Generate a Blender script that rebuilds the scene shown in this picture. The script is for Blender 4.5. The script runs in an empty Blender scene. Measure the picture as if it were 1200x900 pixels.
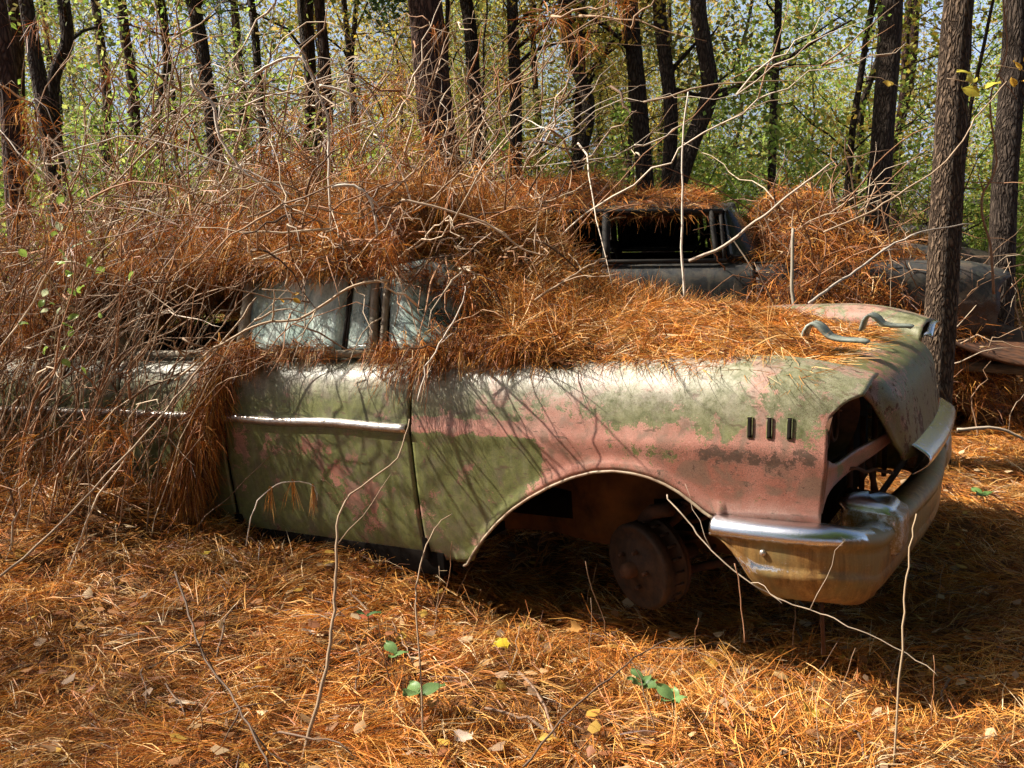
import bpy, math, numpy as np
from mathutils import Matrix, Vector
rng = np.random.default_rng(7)
S = bpy.context.scene
COL = S.collection
R = math.radians

# ------------------------------------------------------------------ camera numbers
CAM_H, F_PX = 1.554, 1100.0
PITCH = math.atan(215/1100)
cp, sp = math.cos(PITCH), math.sin(PITCH)
FWD = np.array([0, cp, -sp]); UP = np.array([0, sp, cp]); RT = np.array([1., 0, 0])
CAM = np.array([0, 0, CAM_H])
MC = np.array([[0.8564687, 0.5124078, -0.0624463], [-0.510197, 0.8586874, 0.0485286], [0.0784883, -0.0097034, 0.9968678]])
TC = np.array([0.320635, 3.179348, 0.12205])
def at(px, py, d):                      # a point d metres ahead that is seen in that direction
    return CAM + d*(FWD + RT*(px-600)/F_PX + UP*(450-py)/F_PX)
def on_ground(px, py, z=0.0):
    v = FWD + RT*(px-600)/F_PX + UP*(450-py)/F_PX
    return CAM + v*((z-CAM_H)/v[2])
def car2w(p):
    return np.asarray(p) @ MC.T + TC

# ------------------------------------------------------------------ mesh helpers
def tag(o, label=None, cat=None, group=None, kind=None):
    if label: o['label'] = label
    if cat: o['category'] = cat
    if group: o['group'] = group
    if kind: o['kind'] = kind
    return o
def link(name, me, mat=None, parent=None, smooth=True):
    o = bpy.data.objects.new(name, me); COL.objects.link(o)
    if mat is not None: me.materials.append(mat)
    if smooth and len(me.polygons): me.polygons.foreach_set('use_smooth', np.ones(len(me.polygons), dtype=bool))
    if parent is not None: o.parent = parent
    return o
def quads(name, V, Q, col=None):
    V = np.ascontiguousarray(V, dtype=np.float32); Q = np.ascontiguousarray(Q, dtype=np.int32)
    me = bpy.data.meshes.new(name)
    me.vertices.add(len(V)); me.vertices.foreach_set('co', V.ravel())
    me.loops.add(Q.size); me.loops.foreach_set('vertex_index', Q.ravel())
    me.polygons.add(len(Q)); k = Q.shape[1]
    me.polygons.foreach_set('loop_start', np.arange(0, Q.size, k, dtype=np.int32))
    me.polygons.foreach_set('loop_total', np.full(len(Q), k, dtype=np.int32))
    me.update(calc_edges=True)
    if col is not None: setcol(me, col)
    return me
def setcol(me, col, name='col'):
    a = me.color_attributes.new(name, 'FLOAT_COLOR', 'POINT')
    c = np.ones((len(me.vertices), 4), dtype=np.float32); c[:, :3] = col
    a.data.foreach_set('color', c.ravel())
class MB:
    def __init__(s): s.V = []; s.Q = []; s.C = []; s.n = 0
    def add(s, V, Q, c=None):
        V = np.asarray(V, float).reshape(-1, 3)
        s.V.append(V); s.Q.append(np.asarray(Q, int).reshape(-1, 4)+s.n); s.n += len(V)
        s.C.append(np.tile(np.asarray((.5, .5, .5) if c is None else c, float), (len(V), 1)) if c is None or np.ndim(c) == 1 else c)
    def grid(s, G, closed=False, c=None):
        n, m = G.shape[:2]; i, j = np.meshgrid(np.arange(n-1), np.arange(m if closed else m-1), indexing='ij')
        j2 = (j+1) % m
        s.add(G.reshape(-1, 3), np.stack([i*m+j, (i+1)*m+j, (i+1)*m+j2, i*m+j2], -1).reshape(-1, 4), c)
    def tube(s, P, r, k=6, c=None, cap=True):
        P = np.asarray(P, float); n = len(P); r = np.broadcast_to(np.asarray(r, float), (n,))
        T = np.gradient(P, axis=0); T /= np.linalg.norm(T, axis=1)[:, None]+1e-12
        ref = np.array([0.3, .2, 1.]) if abs(T.mean(0)[2]) < .8 else np.array([1., .3, 0])
        A = np.cross(T, ref); A /= np.linalg.norm(A, axis=1)[:, None]+1e-12; B = np.cross(T, A)
        th = np.arange(k)*2*math.pi/k
        G = P[:, None]+r[:, None, None]*(A[:, None]*np.cos(th)[None, :, None]+B[:, None]*np.sin(th)[None, :, None])
        if cap:
            G = np.concatenate([np.repeat(P[:1, None], k, 1), G, np.repeat(P[-1:, None], k, 1)], 0)
        s.grid(G, True, c)
    def box(s, a, b, bev=0.0):
        (x0, y0, z0), (x1, y1, z1) = a, b
        v = [(x0,y0,z0),(x1,y0,z0),(x1,y1,z0),(x0,y1,z0),(x0,y0,z1),(x1,y0,z1),(x1,y1,z1),(x0,y1,z1)]
        s.add(v, [(0,3,2,1),(4,5,6,7),(0,1,5,4),(1,2,6,5),(2,3,7,6),(3,0,4,7)])
    def build(s, name, mat, parent=None, smooth=True, col=False):
        me = quads(name, np.concatenate(s.V), np.concatenate(s.Q), np.concatenate(s.C) if col else None)
        return link(name, me, mat, parent, smooth)
def solid(o, t, off=1.0):
    m = o.modifiers.new('thick', 'SOLIDIFY'); m.thickness = t; m.offset = off
    return o
def bevel(o, w=.004, seg=2):
    m = o.modifiers.new('bev', 'BEVEL'); m.width = w; m.segments = seg; m.limit_method = 'ANGLE'
    return o
def sstep(a, b, x):
    t = np.clip((x-a)/(b-a), 0, 1); return t*t*(3-2*t)
_T = rng.random((256, 256))
def vnoise(x, y):
    x = np.asarray(x, float); y = np.asarray(y, float)
    i = np.floor(x).astype(int); j = np.floor(y).astype(int); u = x-i; v = y-j
    u = u*u*(3-2*u); v = v*v*(3-2*v)
    g = lambda a, b: _T[a % 256, b % 256]
    return (g(i,j)*(1-u)+g(i+1,j)*u)*(1-v)+(g(i,j+1)*(1-u)+g(i+1,j+1)*u)*v
def height(x, y):
    x = np.asarray(x, float); y = np.asarray(y, float)
    h = .08*(vnoise(x*1.3+9, y*1.3+4)-.5)+.085*(vnoise(x*3.3+3, y*3.3)-.5)+.025*(vnoise(x*9, y*9+7)-.5)
    far = sstep(7, 16, y)
    h = h+far*(.5*(vnoise(x*.22+31, y*.22+2)-.5))
    u = (x-TC[0])*MC[0,0]+(y-TC[1])*MC[1,0]; w = (x-TC[0])*MC[0,1]+(y-TC[1])*MC[1,1]   # along and across the car
    h = h+.05*np.exp(-((w+.55)/.22)**2)*sstep(.9, .1, u)*sstep(-4., -1.6, u)   # straw banked in front of the door
    h = h-.10*sstep(-.35, .15, w)*sstep(2.1, 1.7, w)*sstep(-.9, -.5, u)*sstep(1.4, 1.0, u)
    h = h+.28*np.exp(-((w+.35)/.45)**2)*sstep(-1.7, -2.6, u)
    return h

# ------------------------------------------------------------------ materials
def newmat(name):
    m = bpy.data.materials.new(name); m.use_nodes = True
    nt = m.node_tree; b = nt.nodes['Principled BSDF']; return m, nt, b
def N(nt, t, **k):
    n = nt.nodes.new(t)
    for a, v in k.items():
        if a.startswith('i_'):
            n.inputs[a[2:].replace('_', ' ')].default_value = v
        else: setattr(n, a, v)
    return n
def ramp(nt, fac, stops, interp='LINEAR'):
    r = nt.nodes.new('ShaderNodeValToRGB'); r.color_ramp.interpolation = interp
    e = r.color_ramp.elements
    while len(e) < len(stops): e.new(.5)
    for q, (p, c) in zip(e, stops):
        q.position = p; q.color = (*c, 1) if len(c) == 3 else c
    nt.links.new(fac, r.inputs[0]); return r.outputs[0]
def noise(nt, scale, detail=5, rough=.6, coord='Object', stretch=None, dist=0.):
    tc = N(nt, 'ShaderNodeTexCoord'); n = N(nt, 'ShaderNodeTexNoise', i_Scale=scale, i_Detail=detail, i_Roughness=rough, i_Distortion=dist)
    if stretch:
        mp = N(nt, 'ShaderNodeMapping'); mp.inputs['Scale'].default_value = stretch
        nt.links.new(tc.outputs[coord], mp.inputs[0]); nt.links.new(mp.outputs[0], n.inputs['Vector'])
    else: nt.links.new(tc.outputs[coord], n.inputs['Vector'])
    return n.outputs['Fac']
def mix(nt, f, a, b):
    m = N(nt, 'ShaderNodeMix', data_type='RGBA')
    for s, v in ((m.inputs[0], f), (m.inputs[6], a), (m.inputs[7], b)):
        if isinstance(v, (int, float)): s.default_value = v
        elif isinstance(v, tuple): s.default_value = (*v, 1)
        else: nt.links.new(v, s)
    return m.outputs[2]
def mth(nt, op, a, b=None, c=None, clamp=False):
    m = N(nt, 'ShaderNodeMath', operation=op, use_clamp=clamp)
    for s, v in zip(m.inputs, (a, b, c)):
        if v is None: continue
        if isinstance(v, (int, float)): s.default_value = v
        else: nt.links.new(v, s)
    return m.outputs[0]
def bump(nt, b, h, strength=.3, dist=.01):
    n = N(nt, 'ShaderNodeBump'); n.inputs['Strength'].default_value = strength; n.inputs['Distance'].default_value = dist
    nt.links.new(h, n.inputs['Height']); nt.links.new(n.outputs[0], b.inputs['Normal'])
def L(nt, a, b): nt.links.new(a, b)

def attr_mat(name, rough=.6, transl=0.0, spec=.3):
    m, nt, b = newmat(name)
    a = N(nt, 'ShaderNodeVertexColor', layer_name='col')
    L(nt, a.outputs[0], b.inputs['Base Color']); b.inputs['Roughness'].default_value = rough
    b.inputs['Specular IOR Level'].default_value = spec
    if transl:
        t = N(nt, 'ShaderNodeBsdfTranslucent'); L(nt, a.outputs[0], t.inputs[0])
        mx = N(nt, 'ShaderNodeMixShader'); mx.inputs[0].default_value = transl
        L(nt, b.outputs[0], mx.inputs[1]); L(nt, t.outputs[0], mx.inputs[2])
        L(nt, mx.outputs[0], nt.nodes['Material Output'].inputs['Surface'])
    return m
M_needle = attr_mat('pine_needle', .5, .18, .35)
M_leaf = attr_mat('leaf', .5, .55, .3)
M_litter = attr_mat('dead_leaf', .6, .2, .3)
M_twig = attr_mat('twig_bark', .65, 0, .3)

def simple(name, c1, c2, scale=8, rough=.6, metal=0., bumps=.2, detail=6, stretch=None, spec=.4, bd=.005):
    m, nt, b = newmat(name)
    n = noise(nt, scale, detail, .65, stretch=stretch)
    L(nt, ramp(nt, n, [(.3, c1), (.7, c2)]), b.inputs['Base Color'])
    b.inputs['Roughness'].default_value = rough; b.inputs['Metallic'].default_value = metal
    b.inputs['Specular IOR Level'].default_value = spec
    if bumps: bump(nt, b, n, bumps, bd)
    return m
def bark(name, c1, c2, sc=1.0, bd=.02):
    m, nt, b = newmat(name)
    tc = N(nt, 'ShaderNodeTexCoord'); mp = N(nt, 'ShaderNodeMapping'); mp.inputs['Scale'].default_value = (1, 1, .22)
    L(nt, tc.outputs['Object'], mp.inputs[0])
    dn = N(nt, 'ShaderNodeTexNoise', i_Scale=9*sc, i_Detail=3.); L(nt, mp.outputs[0], dn.inputs['Vector'])
    ad = N(nt, 'ShaderNodeMixRGB'); ad.inputs[0].default_value = .08; L(nt, mp.outputs[0], ad.inputs[1]); L(nt, dn.outputs['Color'], ad.inputs[2])
    v = N(nt, 'ShaderNodeTexVoronoi', feature='DISTANCE_TO_EDGE', i_Scale=26*sc); L(nt, ad.outputs[0], v.inputs['Vector'])
    e = mth(nt, 'MULTIPLY', v.outputs['Distance'], 3.2, clamp=True)
    n2 = noise(nt, 30*sc, 6, .7)
    h = mth(nt, 'ADD', e, mth(nt, 'MULTIPLY', n2, .5))
    L(nt, ramp(nt, h, [(.25, tuple(x*.45 for x in c1)), (.6, c1), (1., c2)]), b.inputs['Base Color'])
    b.inputs['Roughness'].default_value = .85; b.inputs['Specular IOR Level'].default_value = .2
    bump(nt, b, h, .9, bd)
    return m
M_bark_dark = bark('dark_bark', (.05, .034, .025), (.09, .065, .048), 1.5)
M_bark_red = bark('red_pine_bark', (.06, .03, .021), (.12, .065, .045), 1.2)
M_bark_grey = bark('grey_bark', (.075, .047, .030), (.17, .115, .075), 2.0, .03)
M_ground = None
def ground_mat():
    m, nt, b = newmat('forest_floor')
    n1 = noise(nt, 2.2, 8, .7); n2 = noise(nt, 60, 4, .7, stretch=(1, .25, 1)); n3 = noise(nt, 60, 4, .7, stretch=(.25, 1, 1))
    n = mth(nt, 'MAXIMUM', n2, n3)
    c = ramp(nt, n, [(.35, (.035, .016, .008)), (.5, (.13, .055, .02)), (.62, (.27, .12, .04)), (.75, (.42, .23, .09))])
    c = mix(nt, mth(nt, 'MULTIPLY', n1, .55), c, (.10, .045, .02))
    L(nt, c, b.inputs['Base Color']); b.inputs['Roughness'].default_value = .85; b.inputs['Specular IOR Level'].default_value = .15
    bump(nt, b, n, .9, .03); return m
M_ground = ground_mat()
M_straw_core = simple('straw_core', (.03, .014, .008), (.20, .085, .03), 40, .9, 0, .9, 8, (1, .3, 1), .1, .03)

def paint(name, green=(.185, .19, .065), green2=(.085, .095, .033), pink=(.46, .22, .165), pink2=(.29, .105, .07), base_rust=.0, rough=.42, worn_sheen=(.50, .46, .38)):
    m, nt, b = newmat(name)
    pk = N(nt, 'ShaderNodeAttribute', attribute_name='pk').outputs['Fac']
    rs = N(nt, 'ShaderNodeAttribute', attribute_name='rs').outputs['Fac']
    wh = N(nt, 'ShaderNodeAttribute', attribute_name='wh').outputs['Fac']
    big = noise(nt, 7, 8, .68, dist=.3); mid = noise(nt, 26, 8, .75); fine = noise(nt, 140, 4, .8); tiny = noise(nt, 420, 3, .7)
    blob = noise(nt, 3.2, 4, .5)
    strk = noise(nt, 30, 5, .7, stretch=(1, 1, .12))
    g = mix(nt, ramp(nt, mid, [(.35, (0,0,0)), (.65, (1,1,1))]), green2, green)
    g = mix(nt, ramp(nt, strk, [(.5, (0,0,0)), (.75, (.45,.45,.45))]), g, (.24, .24, .15))
    p = mix(nt, ramp(nt, blob, [(.35, (0,0,0)), (.62, (1,1,1))]), pink2, pink)
    p = mix(nt, ramp(nt, fine, [(.55, (0,0,0)), (.72, (.5,.5,.5))]), p, (.58, .36, .29))
    # ragged edge between the two coats
    blot = noise(nt, 11, 6, .6, dist=.8)
    e = mth(nt, 'ADD', mth(nt, 'ADD', pk, mth(nt, 'ADD', mth(nt, 'MULTIPLY', mth(nt, 'SUBTRACT', big, .5), 2.5), mth(nt, 'MULTIPLY', mth(nt, 'SUBTRACT', blot, .5), 1.5))), mth(nt, 'MULTIPLY', mth(nt, 'SUBTRACT', fine, .5), 1.1))
    k = ramp(nt, e, [(.46, (0,0,0)), (.49, (.6,.6,.6)), (.52, (1,1,1))])
    c = mix(nt, k, g, p)
    # a thinner smoky film of the other coat
    c = mix(nt, ramp(nt, blot, [(.48, (0,0,0)), (.62, (.62,.62,.62))]), c, (.13, .105, .07))
    # chalky wear plus the whitish highlight of upper panels, put into the colour
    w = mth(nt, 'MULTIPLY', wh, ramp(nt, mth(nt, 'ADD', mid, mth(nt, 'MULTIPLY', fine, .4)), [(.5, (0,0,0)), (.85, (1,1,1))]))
    c = mix(nt, w, c, worn_sheen)
    # rust and primer showing through
    r = mth(nt, 'ADD', mth(nt, 'ADD', mth(nt, 'ADD', rs, base_rust), mth(nt, 'MULTIPLY', mth(nt, 'SUBTRACT', mid, .5), 1.8)), mth(nt, 'MULTIPLY', mth(nt, 'SUBTRACT', big, .5), 1.2))
    rk = ramp(nt, r, [(.46, (0,0,0)), (.50, (.8,.8,.8)), (.60, (1,1,1))])
    rustc = ramp(nt, fine, [(.3, (.035, .02, .013)), (.55, (.10, .05, .028)), (.75, (.24, .11, .05))])
    c = mix(nt, rk, c, rustc)
    sp_ = ramp(nt, mth(nt, 'ADD', tiny, mth(nt, 'MULTIPLY', rs, .2)), [(.58, (0,0,0)), (.64, (.85,.85,.85))])
    c = mix(nt, sp_, c, (.08, .045, .03))
    vs = ramp(nt, mth(nt, 'ADD', noise(nt, 55, 3, .6, stretch=(.25, 1, 1)), mth(nt, 'MULTIPLY', mid, .25)), [(.76, (0,0,0)), (.80, (.7,.7,.7))])
    c = mix(nt, vs, c, (.11, .07, .045))
    # grime that gathers low on the body, and run marks
    L(nt, c, b.inputs['Base Color'])
    ro = mth(nt, 'ADD', mth(nt, 'MULTIPLY', mid, .35), rough-.16)
    ro = mth(nt, 'ADD', ro, mth(nt, 'MULTIPLY', rk, .35), clamp=True)
    L(nt, ro, b.inputs['Roughness']); b.inputs['Specular IOR Level'].default_value = .45
    hh = mth(nt, 'ADD', mth(nt, 'MULTIPLY', rk, -.35), mth(nt, 'MULTIPLY', fine, .25))
    hh = mth(nt, 'ADD', hh, mth(nt, 'MULTIPLY', big, .6))
    bump(nt, b, hh, .35, .006)
    return m
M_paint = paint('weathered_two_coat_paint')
M_dark_paint = paint('faded_black_paint', (.022, .026, .028), (.012, .014, .016), (.045, .035, .03), (.04, .028, .022), .12, .5, (.05, .05, .05))
M_pale_paint = paint('faded_pink_paint', (.10, .09, .06), (.06, .055, .035), (.22, .13, .10), (.15, .08, .055), .16, .6, (.19, .14, .11))
M_door_dark = M_dark_paint
M_rust = simple('deep_rust', (.02, .010, .006), (.12, .045, .016), 14, .85, 0, .5)
M_rust_orange = simple('orange_rust', (.09, .03, .01), (.50, .24, .05), 7, .85, 0, .4)
M_black = simple('greasy_black_metal', (.008, .007, .006), (.03, .024, .018), 20, .75, 0, .3)
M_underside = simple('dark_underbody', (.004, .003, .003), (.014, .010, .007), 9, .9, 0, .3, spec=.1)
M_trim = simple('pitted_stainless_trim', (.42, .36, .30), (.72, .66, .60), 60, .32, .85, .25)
M_frame = simple('weathered_window_frame', (.20, .16, .11), (.42, .37, .29), 30, .55, .3, .3)
M_pale_green = simple('pale_green_metal', (.15, .18, .15), (.34, .36, .31), 30, .5, .1, .2)
def chrome_mat(name, rust_amount=.0, seam=None):
    m, nt, b = newmat(name)
    rs = N(nt, 'ShaderNodeAttribute', attribute_name='rs').outputs['Fac']
    mid = noise(nt, 22, 8, .75); fine = noise(nt, 160, 4, .8); big = noise(nt, 5, 5, .6); st = noise(nt, 40, 5, .7, stretch=(1, 1, .1))
    e = mth(nt, 'ADD', mth(nt, 'ADD', mth(nt, 'ADD', rs, rust_amount), mth(nt, 'MULTIPLY', mth(nt, 'SUBTRACT', mid, .5), 1.1)), mth(nt, 'MULTIPLY', mth(nt, 'SUBTRACT', fine, .5), .8))
    k = ramp(nt, e, [(.40, (0,0,0)), (.66, (1,1,1))])
    rc = ramp(nt, mth(nt, 'ADD', mth(nt, 'MULTIPLY', st, .7), mth(nt, 'MULTIPLY', fine, .3)), [(.33, (.07, .032, .012)), (.5, (.25, .125, .035)), (.68, (.46, .28, .09))])
    rc = mix(nt, ramp(nt, big, [(.42, (0,0,0)), (.6, (.7,.7,.7))]), rc, (.20, .17, .07))
    L(nt, mix(nt, k, (.72, .74, .78), rc), b.inputs['Base Color'])
    L(nt, mth(nt, 'SUBTRACT', 1., mth(nt, 'MULTIPLY', k, .88)), b.inputs['Metallic'])
    L(nt, mth(nt, 'ADD', mth(nt, 'MULTIPLY', k, .28), mth(nt, 'ADD', .12, mth(nt, 'MULTIPLY', mid, .12))), b.inputs['Roughness'])
    bump(nt, b, mth(nt, 'ADD', mth(nt, 'MULTIPLY', k, .5), fine), .25, .003)
    return m
M_chrome = chrome_mat('rust_bloomed_chrome')
def glass_mat():
    m, nt, b = newmat('dirty_clouded_glass')
    n = noise(nt, 6, 8, .7, stretch=(1, 1, .45), dist=.6); f = noise(nt, 60, 5, .8)
    d = mth(nt, 'ADD', mth(nt, 'MULTIPLY', n, .8), mth(nt, 'MULTIPLY', f, .25))
    L(nt, ramp(nt, d, [(.38, (.10, .14, .12)), (.50, (.42, .54, .48)), (.64, (.74, .80, .72))]), b.inputs['Base Color'])
    L(nt, ramp(nt, d, [(.36, (.45,.45,.45)), (.62, (.97,.97,.97))]), b.inputs['Alpha'])
    b.inputs['Roughness'].default_value = .16; b.inputs['Specular IOR Level'].default_value = .8
    return m
M_glass = glass_mat()
M_dark_glass = simple('cabin_shade_glass', (.006,.007,.008), (.03,.035,.038), 5, .18, 0, .0, spec=.5)  # near-black panes; the dark of the cabin is put into their colour

# ------------------------------------------------------------------ straw and leaves
def unit(v): return v/(np.linalg.norm(v, axis=-1, keepdims=True)+1e-12)
STRAW = np.array([(.64,.265,.05), (.52,.175,.032), (.72,.36,.08), (.34,.105,.025), (.78,.48,.18), (.12,.042,.016), (.60,.215,.036), (.85,.62,.36)])
STRAW_P = np.array([.22,.19,.17,.12,.10,.09,.07,.05])
DARKSTRAW_P = np.array([.12,.22,.08,.22,.04,.26,.05,.01])
def needles(base, dirs, length=.15, width=.0022, droop=.3, per=3, spread=.22, prob=STRAW_P, tint=1.0):
    n = len(base)
    B = np.repeat(base, per, 0); D = np.repeat(unit(dirs), per, 0); m = len(B)
    D = unit(D+rng.normal(0, spread, (m, 3)))
    Ln = length*rng.uniform(.6, 1.25, m)[:, None]
    P1 = B+D*Ln*.5
    D2 = unit(D+np.array([0, 0, -1.])*droop*rng.uniform(.3, 1.6, m)[:, None]+rng.normal(0, .12, (m, 3)))
    P2 = P1+D2*Ln*.5
    W = unit(np.cross(D, rng.normal(0, 1, (m, 3))))*width*.5*rng.uniform(.7, 1.3, m)[:, None]
    V = np.stack([B-W, B+W, P1-W*.9, P1+W*.9, P2-W*.35, P2+W*.35], 1)
    o = (np.arange(m)*6)[:, None]
    Q = np.concatenate([o+np.array([0,1,3,2]), o+np.array([2,3,5,4])], 1).reshape(-1, 4)
    c = STRAW[rng.choice(len(STRAW), n, p=prob/prob.sum())]*rng.uniform(.75, 1.2, (n, 1))*tint
    c = np.repeat(c, per, 0)*rng.uniform(.85, 1.15, (m, 1))
    return V.reshape(-1, 3), Q, np.repeat(c, 6, 0)
def leaves(P, size, cols, up=.0, aspect=.55, curl=.25, fine=False):
    n = len(P); a = unit(rng.normal(0, 1, (n, 3))*np.array([1, 1, 1-up])); b = unit(np.cross(a, rng.normal(0, 1, (n, 3))*np.array([1-up, 1-up, 1])+np.array([0, 0, up*3])))
    nn = np.cross(a, b); s = (size*rng.uniform(.6, 1.3, n))[:, None]
    if fine:
        w1 = aspect*.5*rng.uniform(.7, 1.2, (n, 1)); w2 = aspect*.42*rng.uniform(.5, 1.2, (n, 1)); c1 = rng.uniform(.1, .9, (n, 1))*curl
        V = np.stack([P-a*s*.5, P+a*s*.5+nn*s*c1*.6, P-a*s*.20+b*s*w1+nn*s*c1*.5, P+a*s*.18+b*s*w2+nn*s*c1*.6, P-a*s*.20-b*s*w1+nn*s*c1*.5, P+a*s*.18-b*s*w2+nn*s*c1*.6], 1)
        o = (np.arange(n)*6)[:, None]; Q = np.concatenate([o+np.array([0, 2, 3, 1]), o+np.array([0, 1, 5, 4])], 1).reshape(-1, 4)
        c = np.asarray(cols)[rng.integers(0, len(cols), n)]*rng.uniform(.6, 1.15, (n, 1)); return V.reshape(-1, 3), Q, np.repeat(c, 6, 0)
    V = np.stack([P-a*s*.5, P-a*s*.08+b*s*aspect*.5+nn*s*curl*.3, P+a*s*.5+nn*s*curl*.4, P-a*s*.08-b*s*aspect*.5+nn*s*curl*.3], 1)
    Q = np.arange(n*4).reshape(-1, 4)
    c = np.asarray(cols)[rng.integers(0, len(cols), n)]*rng.uniform(.7, 1.25, (n, 1))
    return V.reshape(-1, 3), Q, np.repeat(c, 4, 0)
def sample_grid(G, n, lo=None, w=None):
    """random points and normals on a grid surface"""
    a = G[:-1, :-1].reshape(-1, 3); b = G[1:, :-1].reshape(-1, 3); c = G[:-1, 1:].reshape(-1, 3)
    nr = np.cross(b-a, c-a); ar = np.linalg.norm(nr, axis=1)
    p = ar if w is None else ar*w.reshape(-1)
    k = rng.choice(len(a), n, p=p/p.sum()); u = rng.random((n, 1)); v = rng.random((n, 1))
    N_ = unit(nr[k]); N_ *= np.sign(N_[:, 2:3]+1e-9)
    return a[k]+(b[k]-a[k])*u+(c[k]-a[k])*v, N_

# ------------------------------------------------------------------ stems
TWIG = np.array([(.38,.25,.155), (.27,.16,.09), (.56,.43,.30), (.15,.085,.05), (.36,.18,.09)])
def stem_path(p0, p1, arch=.2, wig=.03, n=12, side=None):
    t = np.linspace(0, 1, n)[:, None]; p0 = np.asarray(p0, float); p1 = np.asarray(p1, float)
    P = p0+(p1-p0)*t+np.array([0, 0, 1.])*arch*4*t*(1-t)
    if side is not None: P = P+side*4*t*(1-t)
    w = np.cumsum(rng.normal(0, wig, (n, 3)), 0)*1.0
    return P+w-w[0]-(w[-1]-w[0])*t*.6
def smooth_path(P, n=3):
    P = np.asarray(P, float); Q = []
    for i in range(len(P)-1):
        a = P[max(i-1, 0)]; b = P[i]; c = P[i+1]; d = P[min(i+2, len(P)-1)]
        for k in range(n):
            t = k/n; Q.append(.5*((2*b)+(-a+c)*t+(2*a-5*b+4*c-d)*t*t+(-a+3*b-3*c+d)*t**3))
    Q.append(P[-1]); return np.array(Q)
# ------------------------------------------------------------------ the cars
W = 1.88
SEC = smooth_path(np.array([(.10, -.02), (.065, .05), (.035, .15), (.018, .28), (.006, .42), (.0, .54), (-.004, .60), (.006, .645), (.014, .70), (.026, .76),
                   (.048, .808), (.085, .845), (.13, .866), (.19, .876), (.26, .878)]), 4)
SEC_Z = SEC[:, 1]; SEC_T = np.linspace(0, 1, len(SEC))
def sec(t): return np.interp(t, SEC_T, SEC[:, 0]), np.interp(t, SEC_T, SEC[:, 1])
def sec_t(z): return np.interp(z, SEC_Z, SEC_T)
def zlift(x): return -.012*np.maximum(0, -x-2.0)**1.5 - .03*sstep(.55, .95, x)
def bot_fender(x):
    ax = [-.8, -.67, -.61, -.57, -.53, -.48, -.42, -.35, -.27, -.18, -.09, 0, .08, .15, .21, .27, .32, .37, .41, .435, .46, .6, .79]
    az = [.05, .06, .065, .08, .14, .20, .262, .322, .375, .425, .465, .493, .503, .50, .49, .47, .445, .41, .38, .366, .368, .37, .385]
    return np.interp(x, ax, az)
def bot_rear(x):
    ax = [-5, -3.75, -3.62, -3.5, -3.3, -3.05, -2.8, -2.68, -2.6, -2.5]
    az = [.10, .08, .12, .26, .36, .40, .36, .26, .1, .07]
    return np.interp(x, ax, az)
def side_panel(x0, x1, n, bot, m=44, top=1.0, front=None, inset=0.0):
    G = np.zeros((n, m, 3))
    for i, x in enumerate(np.linspace(x0, x1, n)):
        tb = sec_t(bot(x)); t = tb+(top-tb)*np.linspace(0, 1, m); y, z = sec(t)
        G[i, :, 0] = x; G[i, :, 1] = y+inset; G[i, :, 2] = z+zlift(x)*(z > .3)
        if front is not None: G[i] = front(x, G[i])
    return G
def fender_front(x, g):
    if x > .5:
        s = (x-.5)/.29
        z = g[:, 2]; x1 = np.interp(z, [.37, .50, .56, .68, .71, .76, .80, .84], [.775, .79, .80, .80, .805, .85, .892, .90])
        g[:, 0] = .5+s*(x1-.5); g[:, 1] += .05*s*s*sstep(.6, .85, z)+.015*s*s
        g[:, 2] += .012*s*np.exp(-((z-.40)/.05)**2) - .050*s**2*sstep(.74, .86, z)
    # rolled crease that runs over the wheel opening
    if -.66 < x < .47:
        zb = bot_fender(x); g[:, 1] -= .016*np.exp(-((g[:, 2]-zb-.012)/.022)**2)
    return g
def mir(G): H = G.copy(); H[..., 1] = W-H[..., 1]; return H
def panel(name, G, mat, root, t=.012, flip=False, attrs=None):
    b = MB(); b.grid(G); o = b.build(name, mat, root)
    solid(o, t, 1.0 if flip else -1.0)
    if attrs is not None:
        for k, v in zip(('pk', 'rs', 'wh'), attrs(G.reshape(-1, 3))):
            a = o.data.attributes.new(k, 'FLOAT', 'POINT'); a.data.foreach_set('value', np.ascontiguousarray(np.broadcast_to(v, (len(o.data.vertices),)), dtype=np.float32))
    return o
def bl(x, z, x0, x1, z0, z1, s=.06):
    return sstep(x0-s, x0+s, x)*sstep(x1+s, x1-s, x)*sstep(z0-s, z0+s, z)*sstep(z1+s, z1-s, z)
def wear_fender(P):
    x, y, z = P.T
    pk = .15+.75*bl(x, z, -.24, 1.2, .1, .70, .13)
    pk = np.maximum(pk, .85*bl(x, z, -.9, -.2, .595, .66, .012))
    pk = np.maximum(pk, .72*bl(x, z, -.5, .12, .66, .80, .10))
    pk = pk-.55*bl(x, z, -.42, -.2, .48, .58, .05)-.45*bl(x, z, .12, .32, .55, .60, .03)
    pk = np.where(z > .78, .42+.1*np.sin(x*7), pk)
    pk = pk-.25*bl(x, z, .15, .55, .68, .80, .05)
    pk = np.maximum(pk, .8*bl(x, z, .35, .85, .36, .44, .03))
    rs = .30*bl(x, z, .40, .78, .555, .635, .035)+.30*bl(x, z, .2, .8, .44, .6, .05)+.22*bl(x, z, .05, .6, .57, .6, .03)+.25*bl(x, z, .70, .95, .6, .9, .05)
    rs = rs+.42*np.exp(-((z-bot_fender(x)-.004)/.010)**2)*(x < .5)
    wh = .80*sstep(.70, .84, z)*sstep(.62, .3, x)+.38*sstep(.6, .75, z)+.25*bl(x, z, .3, .7, .36, .42, .02)  # whitened upper edge: worn paint with its highlight painted in
    return pk, rs-.04, wh
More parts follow.
